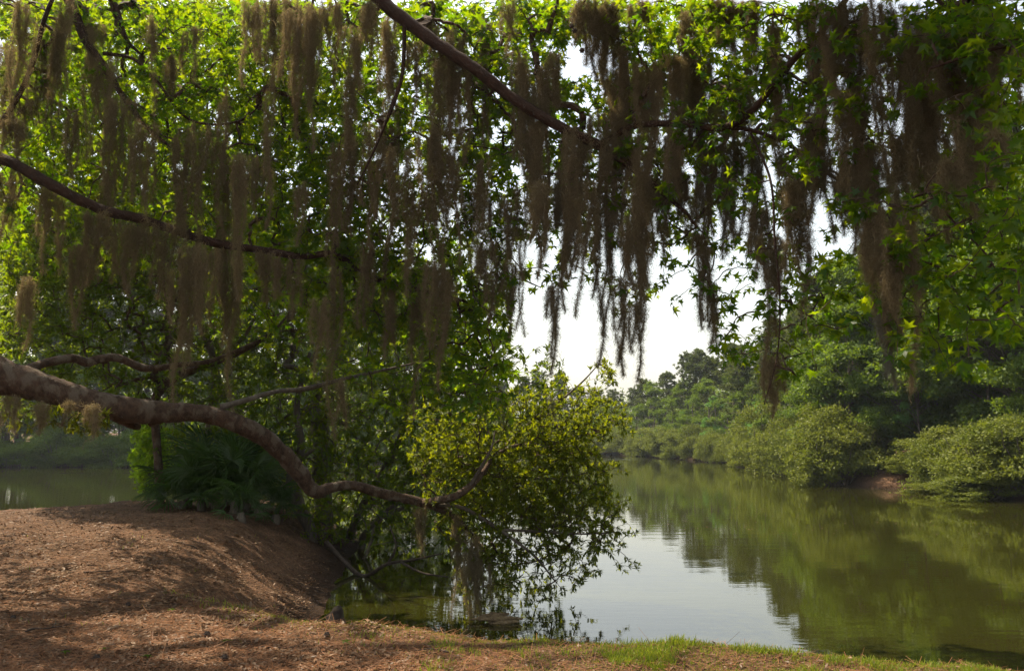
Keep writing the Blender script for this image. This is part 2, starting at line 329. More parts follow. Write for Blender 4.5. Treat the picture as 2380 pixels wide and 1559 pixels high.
def star_spray(mb, tw, r, n=(5, 10), size=(.085, .20)):
    """star leaves around the outer half of every twig"""
    m, K, _ = tw.shape; cnt = r.integers(n[0], n[1], m); idx = np.repeat(np.arange(m), cnt); k = len(idx)
    t = r.uniform(.35, 1, k) * (K - 1); a = np.minimum(t.astype(int), K - 2); f = (t - a)[:, None]
    p = tw[idx, a] * (1 - f) + tw[idx, a + 1] * f; ax = nrm(tw[idx, a + 1] - tw[idx, a])
    d = nrm(ax * .5 + rdir(k, r) * .9 + np.array([0, 0, -.35])); up = nrm(rdir(k, r) * .75 + np.array([0, 0, .9]))
    z_ = r.uniform(size[0], size[1], k); place(mb, STAR_V, STAR_F, None, p, frames(d, up), np.stack([z_ * r.uniform(.75, 1.12, k), z_, z_ * r.uniform(-.4, 3.2, k)], -1))
def rosettes(mb, tw, r, n=(6, 10), size=(.06, .1), along=.45):
    m, K, _ = tw.shape; cnt = r.integers(n[0], n[1], m); idx = np.repeat(np.arange(m), cnt); k = len(idx)
    t = (1 - along * r.random(k) ** 1.6) * (K - 1) * .9999; a = t.astype(int); f = (t - a)[:, None]
    p = tw[idx, a] * (1 - f) + tw[idx, np.minimum(a + 1, K - 1)] * f; ax = nrm(tw[idx, -1] - tw[idx, -3])
    d = nrm(ax * .75 + rdir(k, r) * .75 + np.array([0, 0, .12])); up = nrm(np.cross(np.cross(d, np.array([0, 0, 1.])), d) + rdir(k, r) * .45)
    place(mb, LANCE_V, LANCE_F, None, p, frames(d, up), r.uniform(size[0], size[1], k))

def grid_targets(rows, y0, depth, r, per=2.2, cw=119., ch=97.5, gap=None):
    """Branch-tip positions: how thickly the crown fills each part of the view, each tip at a distance of its own."""
    out = []
    for iy, row in enumerate(rows):
        for ix, c in enumerate(row.split()):
            n = r.poisson(per * float(c))
            if n:
                px = (ix + r.random(n)) * cw; py = y0 + (iy + r.random(n)) * ch
                d0, d1 = depth(px); out.append(P(px, py, r.uniform(d0, d1)))
    return np.concatenate(out)

def interp_depth(tab):
    x = [t[0] for t in tab]; a = [t[1] for t in tab]; b = [t[2] for t in tab]
    return lambda px: (np.interp(px, x, a), np.interp(px, x, b))

# ------------------------------------------------------------------ spanish moss
def moss_mesh(mb, w, L, r, dens=1.0, top=np.zeros(3), spread=None):
    spread = spread or w * .5
    nt_ = int(np.clip(2 + w / .042, 3, 13))
    tx = r.uniform(-.5, .5, nt_) * w; ty = r.uniform(-.5, .5, nt_) * spread; tz = -L * .16 * r.random(nt_) ** 1.5; tl = L * (.25 + .75 * r.random(nt_) ** 1.2) * (1 - .25 * np.abs(tx) / max(w, .01)); tl[r.integers(nt_)] = L
    tr = r.uniform(.010, .034, nt_)
    nh = int(dens * (1050 * tl.sum() + 60 * nt_))
    p = (tl + .06) / (tl + .06).sum(); ti = r.choice(nt_, nh, p=p); u = r.random(nh)
    bead = .7 + .5 * np.sin(u * tl[ti] * (9 + ti % 4) + ti)                     # tufts strung along the strand
    prof = np.clip(.6 + 2.2 * u, 0, 1) * (1 - u ** 2.6) * bead + .12
    rad_ = tr[ti] * prof * np.abs(r.normal(size=nh)) * (1 + 1.6 * (r.random(nh) < .14)); th = r.uniform(0, 2 * np.pi, nh)
    wob = .05 * np.sin(u * tl[ti] * 4 + ti * 2.) * (.3 + u)
    start = np.stack([tx[ti] * (1 - .25 * u) + np.cos(th) * rad_ + wob, ty[ti] + np.sin(th) * rad_, tz[ti] - u * tl[ti]], -1)
    K = 7; step = r.uniform(.008, .018, nh) * (1 + 1.1 * (r.random(nh) < .08)); d = nrm(r.normal(size=(nh, 3)) * .8 + np.array([0, 0, -.75])); pts = np.zeros((nh, K, 3)); pts[:, 0] = start
    curl = nrm(r.normal(size=(nh, 3)))
    for k in range(1, K):
        pts[:, k] = pts[:, k - 1] + d * step[:, None]
        d = nrm(d + .5 * r.normal(size=(nh, 3)) + .7 * np.cross(curl, d) + np.array([0, 0, -.17]))
    side = nrm(np.stack([np.cos(th * 3), np.sin(th * 3), r.normal(size=nh) * .4], -1))
    hw = (r.uniform(.0009, .0018, nh) + (r.random(nh) < .08) * .0018)[:, None, None] * np.linspace(1, .55, K)[None, :, None]
    V = np.stack([pts - side[:, None] * hw, pts + side[:, None] * hw], 2)          # nh,K,2,3
    q = np.array([[2 * k, 2 * k + 1, 2 * k + 3, 2 * k + 2] for k in range(K - 1)])
    mb.add2(V.reshape(-1, 3) + top, None, (q[None] + (np.arange(nh) * 2 * K)[:, None, None]).reshape(-1, 4))
    # core strings that carry the tufts
    Kc = 24; s = np.linspace(0, 1, Kc); c = np.stack([tx[:, None] * (1 - .25 * s) + .05 * np.sin(s * tl[:, None] * 4 + np.arange(nt_)[:, None] * 2.) * (.3 + s), ty[:, None] + 0 * s, tz[:, None] - s * tl[:, None]], -1)
    c[:, 1:] += r.normal(size=(nt_, Kc - 1, 3)) * .006; tubes(mb, c + top, np.full((nt_, Kc), .0022), 3)

# (x, y top, y bottom, width) in photo units; distance from the row's group
MOSS = {
 'left': [(20,100,330,40),(62,0,330,55),(110,60,300,34),(152,0,260,34),(212,50,240,54),(242,125,340,56),(290,220,520,78),(335,285,530,66),(12,400,580,56),(60,230,340,44),(22,280,370,44),(180,250,430,40),
          (450,285,690,88),(415,600,930,58),(445,560,860,44),(530,345,780,64),(575,350,690,52),(300,515,680,110),(375,520,680,88),(228,490,660,74),(480,560,760,78),(540,570,930,40),(620,580,700,56),(640,590,690,30),(682,600,735,24),(745,690,860,34),(785,600,965,24),(120,430,640,60),(60,640,800,46),(180,560,760,50),(390,120,250,26),(440,60,200,28),(600,360,520,30),(700,420,560,26)],
 'middle': [(620,0,190,66),(660,0,220,78),(722,0,350,66),(772,0,190,66),(690,10,260,70),(590,0,200,44),(820,60,340,44),(850,0,150,56),(900,30,330,46),(870,280,570,50),(905,260,640,40),(820,300,540,44),(930,340,570,50),(962,420,690,38),(965,640,925,48),
            (1000,280,620,64),(1040,330,660,64),(1010,600,880,64),(1042,620,790,44),(1072,150,430,56),(960,90,280,44),(1062,60,340,66),(1030,110,410,46),(1130,50,210,38),(1180,0,150,30),(1092,420,650,46),(1125,370,580,40),(1152,440,710,46),(1200,430,770,64),(1190,600,780,34),(780,330,620,40),(850,560,760,40),(905,640,820,34)],
 'centre': [(1248,150,530,84),(1250,420,650,66),(1130,560,730,40),(1302,420,670,66),(1282,650,850,26),(1322,380,700,54),(1352,420,700,74),(1395,430,845,48),(1470,500,790,80),(1440,640,850,26),(1472,690,870,24),(1432,340,630,78),(1500,430,650,66),(1360,0,150,66),(1392,0,210,46),(1420,0,110,46),(1480,0,130,56),
            (1440,160,420,76),(1490,140,340,70),(1562,125,470,88),(1612,90,440,80),(1600,390,570,66),(1632,540,770,38),(1648,640,815,18),(1540,410,570,54),(1650,330,550,54),(1700,0,150,88),(1660,0,110,66),(1742,300,570,54),(1690,320,610,66),(1750,0,80,36),(1400,250,480,60)],
 'right': [(1790,540,890,44),(1800,820,965,34),(1760,480,650,44),(1822,400,620,64),(1880,0,390,50),(1925,0,345,66),(1982,0,400,90),(2062,0,420,112),(2112,60,450,66),(2030,330,590,66),(2010,400,650,44),(2042,470,775,80),(2092,480,860,76),(2062,720,890,54),(1990,370,540,66),(1940,400,580,54),(1900,330,500,54),
           (2180,80,240,76),(2252,85,270,90),(2332,100,240,78),(2182,300,560,66),(2250,220,490,54),(2212,370,490,54),(2302,300,430,44),(2160,60,190,66),(2130,190,380,54),(2230,100,170,14),(1850,420,700,40),(1960,200,480,50)],
 'low': [(975,1170,1265,26),(1062,1185,1425,34),(1085,1230,1435,62),(1115,1280,1430,66),(100,930,1000,34),(210,935,1012,34),(30,915,990,44),(155,930,985,24),(1160,900,985,26),(1283,915,970,10),(790,880,985,20)],
}
LIMBS = {}
# ------------------------------------------------------------------ sweetgum over the bank (trunk outside the view at the left)
rg = np.random.default_rng(3)
gum = thing("sweetgum_tree", "large overhanging sweetgum with star shaped leaves and moss hung reddish limbs over the bank", "tree", (-8.6, 9.6, .8))
def rel(c, o):
    c = np.array(c, float); c[..., :3] -= np.array(o.location); return c
GO = np.array(gum.location)
T_ = np.array([(-8.6, 9.6, .5, .42), (-8.5, 9.6, 2, .34), (-8.3, 9.55, 4.5, .30), (-8.0, 9.4, 8, .24), (-7.6, 9.3, 12, .14), (-7.4, 9.2, 15, .05)])
skel = []
def add_limb(parent, name, rows, m, origin, s=14, gnarl=.12, world=False, seed=0., step=.06):
    mb = MB(); c = np.asarray(rows, float) if world else PL(rows); c = c.copy(); w = crom(c, .08)[:, :3]; c[:, :3] -= origin
    limb_tube(mb, c, s, gnarl, step, seed); mb.build(name, m, parent, True); return w
skel.append(add_limb(gum, "trunk", T_, M_BARKR, GO, 18, .1, True, step=.15))
LA = [(-560, 215, 9.3, 70), (-250, 290, 9.0, 60), (0, 368, 8.6, 47), (100, 420, 8.6, 45), (230, 485, 8.7, 42), (330, 510, 8.8, 38), (420, 540, 8.9, 34), (500, 565, 9.0, 34), (600, 580, 9.1, 30), (700, 596, 9.2, 28), (770, 590, 9.3, 26), (830, 622, 9.4, 24), (880, 650, 9.5, 22), (1000, 680, 9.7, 18), (1100, 705, 9.8, 10)]
LB = [(-480, -800, 9.3, 60), (100, -600, 8.9, 60), (560, -300, 8.4, 58), (800, -80, 8.1, 56), (900, 15, 8.0, 54), (1030, 112, 7.9, 50), (1110, 165, 7.8, 46), (1190, 228, 7.8, 44), (1300, 295, 7.7, 40), (1390, 338, 7.7, 38), (1450, 375, 7.7, 34), (1530, 440, 7.7, 24), (1600, 500, 7.7, 12)]
LC = [(1395, 335, 7.7, 26), (1480, 292, 7.5, 24), (1600, 290, 7.2, 24), (1680, 298, 7.0, 28), (1750, 255, 6.8, 26), (1835, 150, 6.6, 24), (1920, 60, 6.5, 22), (2050, -120, 6.4, 18)]
LC2 = [(1670, 297, 7.0, 16), (1740, 302, 6.9, 15), (1830, 335, 6.7, 14), (1900, 390, 6.6, 13), (2000, 450, 6.4, 12), (2080, 520, 6.2, 11), (2120, 590, 6.1, 8)]
LD = [(-80, -420, 9.6, 44), (60, -200, 9.5, 42), (150, -20, 9.4, 38), (200, 95, 9.3, 32), (238, 150, 9.3, 28), (290, 230, 9.2, 20), (345, 300, 9.2, 16), (410, 352, 9.1, 10)]
LD2 = [(240, 125, 9.3, 14), (310, 138, 9.3, 12), (365, 190, 9.2, 10), (425, 268, 9.2, 9), (490, 290, 9.2, 9), (560, 280, 9.1, 8), (600, 250, 9.1, 5)]
LE = [(150, -260, 9.9, 34), (235, -60, 9.9, 30), (268, 20, 9.9, 26), (292, 90, 9.9, 16), (330, 130, 9.9, 6)]
LF = [(-260, 420, 9.2, 26), (-40, 320, 9.0, 22), (30, 245, 8.9, 18), (75, 150, 8.9, 17), (105, 40, 8.9, 15), (150, -60, 8.9, 12)]
LG = [(940, 50, 7.9, 16), (935, 170, 8.0, 14), (912, 245, 8.0, 16), (890, 300, 8.1, 10), (860, 370, 8.1, 8), (830, 430, 8.2, 5)]
LH = [(2600, 60, 5.4, 30), (2420, 95, 5.3, 22), (2330, 110, 5.3, 14), (2250, 130, 5.4, 12), (2160, 160, 5.5, 8)]
LI = [(2150, 440, 5.7, 9), (2220, 520, 5.6, 8), (2290, 590, 5.5, 6), (2330, 660, 5.4, 4)]
LJ = [(2050, -120, 6.4, 18), (2200, 20, 6.1, 14), (2330, 110, 5.3, 12)]
LK = [(1740, 300, 6.9, 9), (1790, 420, 6.7, 9), (1800, 560, 6.6, 8), (1812, 700, 6.6, 6), (1805, 830, 6.6, 5), (1775, 940, 6.6, 3)]
DM = lambda d: np.interp(d, [5, 6.5, 7.3, 8.5, 10, 13.5], [6.2, 8.2, 9.4, 9.9, 10.9, 14.0])
limbrows = dict(A=LA, B=LB, C=LC, C2=LC2, D=LD, D2=LD2, E=LE, F=LF, G=LG, H=LH, I=LI, J=LJ, K=LK)
for k_, (nm, rows) in enumerate(limbrows.items()):
    rows = [(a_, b_, float(DM(c_)), w_ * {'A': .6, 'B': .62}.get(nm, .7)) for a_, b_, c_, w_ in rows]
    LIMBS[nm] = add_limb(gum, "limb", rows, M_BARKR, GO, 12 if rows[0][3] > 20 else 8, .16, seed=k_ * 7.3); skel.append(LIMBS[nm])
skel = np.vstack(skel)
STAR_ROWS = ["16.1 17.2 16.1 20.7 20.7 18.4 13.8 11.5 14 18.6 21.7 15.5 14 12.4 6.2 7.8 3.4 3.4 10.3 10.3", "14 15 12 18 18 16 12 9 10.8 16.2 12.2 2 12.2 10.8 6.8 6.8 3 3 9 6", "14 15 15 18 18 18 14 8 10.8 16.2 13.5 10.8 12.2 12.2 8.1 5.4 3 3 4.5 4.5", "12 12 12 16 18 18 16 11 9.5 16.2 12.2 9.5 9.5 9.5 5.4 4.1 3 3 3 4.5", "8 8 8 10 15 18 18 14 13.5 14.9 10.8 8.1 8.1 6.8 4.1 4.1 3 3 3 6", "3 3 4 5 8 15 15 13 11 8 5 4 3 4 2 2 1.5 4.5 3 6", "1 1 1 1 5 11 14 14 13 8 1.2 3 3 2 3 2 3 4.5 3 4.5", "0 0 0 0 2 6 9 12 12 7 0 0 1 1 4 3 3 4.5 3 3", "0 0 0 0 0 1 2 5 8 7 0 0 0 0 4 1 0 1.5 1.5 0", "0 0 0 0 0 0 0 1 3 6 0 0 0 0 0 0 0 0 0 0"]
star_depth = interp_depth([(0, 10.2, 14.5), (500, 10.2, 14.5), (750, 10.2, 12.4), (1200, 9.8, 12.2), (1500, 9.4, 12.5), (1900, 7.6, 10), (2379, 6.2, 8.2)])
tg = grid_targets(STAR_ROWS, 0, star_depth, rg, 4.2)
# unseen sprays added outside the view, kept where their shade dapples the left bank
n = 6500; above = np.stack([rg.uniform(-15, 1.0, n), rg.uniform(5.5, 15, n), rg.uniform(4.2, 10, n)], -1)
el = (above[:, 2] - CAMZ) / above[:, 1]; out_ = ((el > .56) & (above[:, 1] < 9.8)) | ((above[:, 0] < -.68 * above[:, 1]) & (above[:, 2] < 8.5))
k = 1 / math.tan(rad(SUN_EL)); hx = above[:, 0] + (above[:, 2] - .8) * k * -sv.x / math.hypot(sv.x, sv.y); hy = above[:, 1] - (above[:, 2] - .8) * k * sv.y / math.hypot(sv.x, sv.y)
gap_ = fbm(hx * .9 + 5, hy * .9, 3, 71); above = above[out_ & (hx < -.1 + rg.normal(size=n) * .7) & (gap_ < .66)]
n = 4500; a2 = np.stack([rg.uniform(.5, 7, n), rg.uniform(5.5, 9.5, n), rg.uniform(7, 10.5, n)], -1); hx = a2[:, 0] + (a2[:, 2] - .8) * k * -sv.x / math.hypot(sv.x, sv.y)  # more unseen sprays, added overhead to shade the right-hand leaves
above = np.vstack([above, a2[((a2[:, 2] - CAMZ) / a2[:, 1] > .57) & (hx > 4.4)]])
tg_all = np.vstack([tg, above])
moss_list = []
DEP = {'left': (8.4, 9.3), 'middle': (7.9, 9.2), 'centre': (7.3, 8.3), 'right': (5.6, 6.9), 'low': None}
for grp, rows in MOSS.items():
    for (x, y0, y1, w) in rows:
        if grp == 'low':
            d = 12.0 if x > 900 else 8.6 if x < 300 else 13.5 if x == 720 else 9.6 if x == 790 else 12.
        elif grp == 'right':
            d = DM(np.interp(x, [1750, 2379], [6.9, 5.4])) + rg.uniform(-.3, .3)
        else: d = DM(rg.uniform(*DEP[grp]))
        moss_list.append([grp, P(x, y0, d), w * (1.25 if grp == 'right' else 1.0) / FPX * d, (y1 - y0) / FPX * d / cp, x, y0, y1])
for k in range(46):
    x = (40 + k * 98 if k < 24 else 1190 + (k - 24) * 52) + rg.uniform(-18, 18); g_ = 'left' if x < 740 else 'middle' if x < 1225 else 'centre' if x < 1770 else 'right'
    d = DM(np.interp(x, [1750, 2379], [6.9, 5.4]) if g_ == 'right' else rg.uniform(*DEP[g_])); y0 = rg.uniform(0, 420); y1 = y0 + rg.uniform(150, 380); w = rg.uniform(12, 26) if k < 24 else rg.uniform(26, 60)
    moss_list.append([g_, P(x, y0, d), w / FPX * d, (y1 - y0) / FPX * d / cp, x, y0, y1])
hang = np.array([m[1] for m in moss_list if m[0] != 'low'])
vis = hang[:, 2] < 7.5
tw, tr_ = grow(skel, np.vstack([tg_all, hang]), rg)
mb = MB(); tubes(mb, rel(tw, gum), tr_, 4); mb.build("twigs", M_TWIG, gum)
mb = MB(); star_spray(mb, rel(tw[:len(tg_all)], gum), rg); mb.build("crown", M_STAR, gum)

# seed balls hanging in the crown against the sky
def ico_ball(mb, c, r, spikes=True):
    import itertools
    f = (1 + 5 ** .5) / 2; v = np.array([(-1, f, 0), (1, f, 0), (-1, -f, 0), (1, -f, 0), (0, -1, f), (0, 1, f), (0, -1, -f), (0, 1, -f), (f, 0, -1), (f, 0, 1), (-f, 0, -1), (-f, 0, 1)], float)
    v = nrm(v); F = [(0, 11, 5), (0, 5, 1), (0, 1, 7), (0, 7, 10), (0, 10, 11), (1, 5, 9), (5, 11, 4), (11, 10, 2), (10, 7, 6), (7, 1, 8), (3, 9, 4), (3, 4, 2), (3, 2, 6), (3, 6, 8), (3, 8, 9), (4, 9, 5), (2, 4, 11), (6, 2, 10), (8, 6, 7), (9, 8, 1)]
    V = [v[k] * r for k in range(12)]; G = []
    for a, b, c_ in F:
        m = (v[a] + v[b] + v[c_]); m = m / np.linalg.norm(m) * r * (1.32 if spikes else 1); V.append(m); k = len(V) - 1; G += [(a, b, k), (b, c_, k), (c_, a, k)]
    mb.add(np.array(V) + c, G)
for (x, y, d) in ((1352, 118, 7.4), (1335, 72, 7.5), (1328, 62, 7.45)):
    mb = MB(); ico_ball(mb, P(x, y, d) - GO, .021); tubes(mb, np.array([[P(x, y, d) - GO, P(x + 4, y - 22, d) - GO]]), np.full((1, 2), .0018), 4); mb.build("seed_ball", M_DRY, gum)

# ------------------------------------------------------------------ leaning bay tree: the great low limb and its bush over the water
rb = np.random.default_rng(5)
bay = thing("bay_tree", "leaning bay tree, its thick limb dipping to the cove and ending in a bush", "tree", (-6.9, 8.3, .8)); BO = np.array(bay.location)
H1 = np.vstack([[(-7.0, 8.3, .5, .36), (-6.7, 8.3, 1.6, .28), (-6.1, 8.35, 2.8, .22)], PL([(-120, 835, 8.5, 128), (0, 872, 8.6, 116), (110, 905, 8.8, 96), (230, 938, 9.1, 86), (340, 956, 9.5, 82), (395, 958, 9.7, 68), (470, 962, 10.0, 60), (555, 985, 10.3, 60), (615, 1018, 10.6, 58), (662, 1060, 10.9, 55), (700, 1105, 11.1, 50), (732, 1142, 11.3, 42), (772, 1132, 11.5, 32), (820, 1128, 11.7, 29), (880, 1144, 11.9, 29), (950, 1160, 12.1, 27), (1010, 1176, 12.2, 24), (1052, 1198, 12.3, 18), (1095, 1240, 12.4, 11), (1140, 1300, 12.4, 6)])])
H1[3:, 3] *= np.interp(np.arange(len(H1) - 3), [0, 5, 12, 20], [.72, .68, .74, .9])
bs = [add_limb(bay, "limb", H1, M_BAY, BO, 30, .17, True, seed=1., step=.035)]
for k_, rows in enumerate([
    [(985, 1168, 12.15, 20), (1050, 1155, 12.2, 18), (1085, 1135, 12.3, 16), (1120, 1100, 12.4, 13), (1150, 1060, 12.6, 9), (1200, 1035, 12.8, 8), (1290, 1030, 13, 6), (1400, 1000, 13.1, 3)],
    [(1090, 1132, 12.3, 10), (1118, 1085, 12.3, 8), (1142, 1040, 12.3, 5), (1150, 1000, 12.4, 3)],
    [(1150, 1060, 12.6, 7), (1210, 1000, 12.7, 6), (1290, 940, 12.8, 5), (1350, 890, 12.8, 4), (1392, 845, 12.8, 2)],
    [(1000, 1170, 12.2, 11), (1075, 1180, 12.1, 9), (1160, 1230, 12.1, 8), (1240, 1290, 12.1, 6), (1290, 1350, 12.1, 3)],
    [(1160, 1230, 12.1, 6), (1260, 1235, 12.2, 6), (1360, 1240, 12.3, 4), (1440, 1235, 12.3, 2)],
    [(1120, 1100, 12.4, 7), (1220, 1110, 12.4, 6), (1310, 1110, 12.5, 4), (1390, 1090, 12.6, 2)],
    [(515, 945, 10.2, 20), (570, 930, 10.5, 18), (640, 910, 10.9, 14), (710, 903, 11.3, 12), (800, 880, 11.8, 9), (900, 858, 12.2, 6), (980, 840, 12.4, 3)],
    [(40, 868, 8.9, 30), (90, 848, 9.3, 30), (165, 832, 9.7, 29), (200, 842, 9.9, 30), (232, 834, 10, 28), (275, 832, 10.2, 26), (340, 856, 10.5, 24), (410, 848, 10.8, 18), (500, 835, 11.3, 14), (620, 780, 12, 10), (680, 720, 12.5, 5)],
    [(235, 950, 9.3, 46), (270, 968, 9.5, 36), (305, 985, 9.7, 30), (322, 992, 9.8, 22)],
    [(345, 940, 9.6, 42), (352, 968, 9.65, 40), (358, 988, 9.65, 30)]]):
    rows = [(a_, b_, c_ - (.55 if a_ > 990 and k_ < 2 else 0) * (1 if c_ < 12.9 else .6), w_ * (1 if a_ > 700 else .72)) for a_, b_, c_, w_ in rows]
    bs.append(add_limb(bay, "limb", rows, M_BAY if rows[0][3] > 15 else M_GREYB, BO, 12, .12, seed=20. + k_))
bs = np.vstack(bs)
ell = [(1180, 1030, 200, 90, 4), (1300, 1010, 110, 80, 4), (1395, 975, 70, 50, 3), (1250, 1120, 170, 110, 4.5), (1090, 1110, 130, 90, 3.2), (1180, 1220, 170, 100, 4), (1330, 1200, 110, 100, 4), (1420, 1240, 50, 45, 2.2),
       (1240, 1320, 130, 70, 2.1), (1130, 1330, 80, 80, 1.6), (1385, 1305, 60, 40, 1.4), (1395, 890, 36, 50, 2.2), (1350, 935, 50, 40, 3), (1440, 985, 30, 25, 2.), (1465, 1000, 24, 10, 2), (1425, 1090, 40, 18, 2), (1440, 1170, 34, 18, 2), (1465, 1310, 22, 20, 1.6), (1210, 925, 40, 40, 2.4), (1290, 900, 30, 40, 2.), (1410, 860, 16, 30, 2.4), (1000, 1000, 70, 70, 2.), (1480, 1240, 14, 12, 2), (1260, 1400, 40, 25, 1.2), (1040, 1060, 90, 60, 2.)]
tb = []
for (x, y, a, b, dn) in ell:
    n = int(a * b * math.pi / 1000 * dn * 2.7); q = rb.normal(size=(n, 2)); q = nrm(q) * np.sqrt(rb.random((n, 1))); tb.append(P(x + q[:, 0] * a, y + q[:, 1] * b, rb.uniform(11.75, 13.5, n)))
# leaves hanging below the limb at the far left
n = 34; q = rb.random((n, 2)); tb.append(P(10 + q[:, 0] * 260, 950 + 50 * q[:, 1] ** 1.5, rb.uniform(8.6, 9.6, n)))
tb.append(P(rb.uniform(150, 230, 26), rb.uniform(955, 1010, 26), rb.uniform(8.8, 9.6, 26)))
tb = np.vstack(tb); tb[:, 2] = np.maximum(tb[:, 2], .12)
tw, tr_ = grow(bs, tb, rb, sag=.08, r0=.0026)
mb = MB(); tubes(mb, rel(tw, bay), tr_, 4); mb.build("twigs", M_TWIG, bay)
mb = MB(); rosettes(mb, rel(tw, bay), rb, (8, 14), (.06, .10), .55); mb.build("crown", M_BUSH, bay)

# ------------------------------------------------------------------ evergreen trees on the point
MID_ROWS = ["9 9 8 8 8 6 3 1 0 0", "10 9 8 8 8 6 4 2 0 0", "12 11 9 9 8 6 4 2 1 0", "13 12 10 9 8 6 4 3 1 0", "13 12 11 7 6 4 2 1 0 0", "14 13 11 9 8 6 4 3 2 1", "14 14 12 10 9 8 6 5 4 3", "13 10 6 9 8 9 9 9 9 9 0",
            "8 7 6 8 9 9 9 9 9 9 1", "5 5 5 7 9 9 9 9 9 9 4", "0 0 0 2 4 6 9 9 9 9 5", "0 0 0 0 1 4 8 9 9 9 5", "0 0 0 0 0 2 8 9 8 6", "0 0 0 0 0 0 4 6 3"]
tm = grid_targets(MID_ROWS, 0, interp_depth([(0, 15.5, 21), (500, 17, 22), (800, 17.5, 23), (1240, 16, 21)]), rg, 13)
tm = tm[tm[:, 2] > .15]
MIDT = [  # trunk rows, bark, label
 ([(-130, 1170, 19.5, 44), (-80, 1000, 19.5, 36), (0, 800, 19.5, 30), (78, 640, 19.5, 24), (110, 520, 19.4, 18), (90, 380, 19.3, 10)], M_GREYB, "dark evergreen with a grey leaning trunk, farthest left on the point above the great limb"),
 ([(372, 1168, 17.6, 21), (368, 1080, 17.6, 20), (362, 1000, 17.6, 19), (360, 930, 17.7, 20), (395, 885, 17.8, 22), (470, 850, 18, 20), (560, 815, 18.2, 17), (640, 765, 18.4, 13), (690, 720, 18.6, 8)], M_BAY, "evergreen with a slim post straight trunk beside the palmettos, bending right above the great limb"),
 ([(500, 1160, 20.5, 26), (490, 1000, 20.5, 24), (500, 850, 20.6, 20), (450, 700, 20.6, 15), (470, 560, 20.6, 9)], M_GREYB, "dense evergreen rising straight behind the palmetto clump"),
 ([(722, 1235, 18.2, 26), (700, 1190, 18.2, 28), (684, 1150, 18.2, 34), (678, 1105, 18.3, 26), (700, 1040, 18.4, 18), (690, 940, 18.6, 14), (720, 820, 18.8, 9)], M_GREYB, "evergreen with a dark forked trunk leaning at the edge of the cove bank"),
 ([(752, 1190, 20.5, 40), (748, 1100, 20.5, 42), (745, 1000, 20.6, 40), (730, 930, 20.7, 28), (790, 820, 20.8, 18), (830, 700, 20.8, 10)], M_GREYB, "thick trunked evergreen draped in grey moss behind the bend of the great limb"),
 ([(815, 1240, 20.2, 20), (850, 1160, 19.9, 17), (915, 1050, 19.6, 14), (955, 930, 19.2, 10), (975, 800, 19.2, 6)], M_GREYB, "leafy evergreen at the tip of the point, its branches low over the cove"),
 ([(845, 1245, 19.3, 15), (930, 1160, 18.9, 12), (1040, 1050, 18.5, 9), (1100, 880, 18.2, 6)], M_GREYB, "outermost evergreen of the point, half hidden behind the leafy bush over the water")]
cx = np.array([P(r_[0][2][0], 900, r_[0][2][2])[0] for r_ in MIDT]); own = np.abs(tm[:, 0][:, None] - cx[None] + rg.normal(size=(len(tm), 1)) * .5).argmin(1)
EXTRA = {3: [[(678, 1125, 18.3, 18), (640, 1140, 18.1, 16), (600, 1128, 18, 14), (565, 1135, 17.8, 8)], [(690, 1075, 18.3, 12), (720, 1050, 18.3, 9), (760, 1035, 18.3, 5)]],
         1: [[(640, 765, 18.4, 10), (700, 770, 18.4, 9), (780, 790, 18.4, 6)], [(470, 850, 18, 12), (560, 790, 18.1, 9), (600, 730, 18.2, 6), (640, 725, 18.2, 4)]],
         4: [[(732, 935, 20.7, 16), (700, 960, 20.5, 12), (690, 1010, 20.3, 9), (700, 1060, 20.2, 5)], [(748, 960, 20.6, 14), (800, 985, 20.4, 9), (830, 1020, 20.2, 5)]],
         5: [[(935, 1180, 19.4, 10), (880, 1210, 18.5, 9), (850, 1290, 17.8, 7), (810, 1330, 17.3, 4)]]}
rm = np.random.default_rng(8)
for k_, (rows, bk, lab) in enumerate(MIDT):
    c = PL(rows); o = c[0, :3].copy(); gz = float(height(o[0:1], o[1:2])[0]); root = thing("bay_tree", lab, "tree", (o[0], o[1], min(gz, o[2])), "evergreen trees on the point")
    O = np.array(root.location); c = np.vstack([[*(c[0, :3] * [1, 1, 0] + [0, 0, min(gz, .0) - .2]), c[0, 3] * 1.25], c]); mbt = MB(); s_ = [crom(c, .08)[:, :3]]; c2 = c.copy(); c2[:, :3] -= O; limb_tube(mbt, c2, 12, .14, .12, 40. + k_)
    for rows2 in EXTRA.get(k_, []): s_.append(add_limb(root, "limb", rows2, bk, O, 8, .1, seed=60. + k_, step=.12))
    t_ = tm[own == k_]; tw, tr_ = grow(np.vstack(s_), t_, rm, sag=.12, r0=.004)
    tubes(mbt, rel(tw, root), tr_, 4); mbt.build("trunk", bk, root, True)
    mb = MB(); rosettes(mb, rel(tw, root), rm, (13, 22), (.10, .17), .8); mb.build("crown", M_LANCE, root)

# bright shrub left of the palmettos
sh = P(345, 1150, 19.2); sh[2] = float(height(sh[0:1], sh[1:2])[0]); shrub = thing("leafy_shrub", "bright yellow green shrub by the water, left of the palmettos", "shrub", sh)
q = nrm(rm.normal(size=(520, 3))) * rm.random((520, 1)) ** .4; ts = P(352 + q[:, 0] * 52, 1055 + q[:, 1] * 100, 19.3 + q[:, 2] * .9); ts = ts[ts[:, 2] > sh[2] + .02]
stems = np.vstack([np.linspace(sh, sh + np.array([a, .1, 1.6]), 12) for a in (-.3, -.05, .2, .4)])
tw, tr_ = grow(stems, ts, rm); mb = MB(); tubes(mb, np.stack([np.linspace(sh, sh + np.array([a, .1, 1.6]), 8) for a in (-.3, -.05, .2, .4)]) - sh, np.tile(np.linspace(.02, .008, 8), (4, 1)), 5); tubes(mb, tw - sh, tr_, 3); mb.build("stems", M_TWIG, shrub)
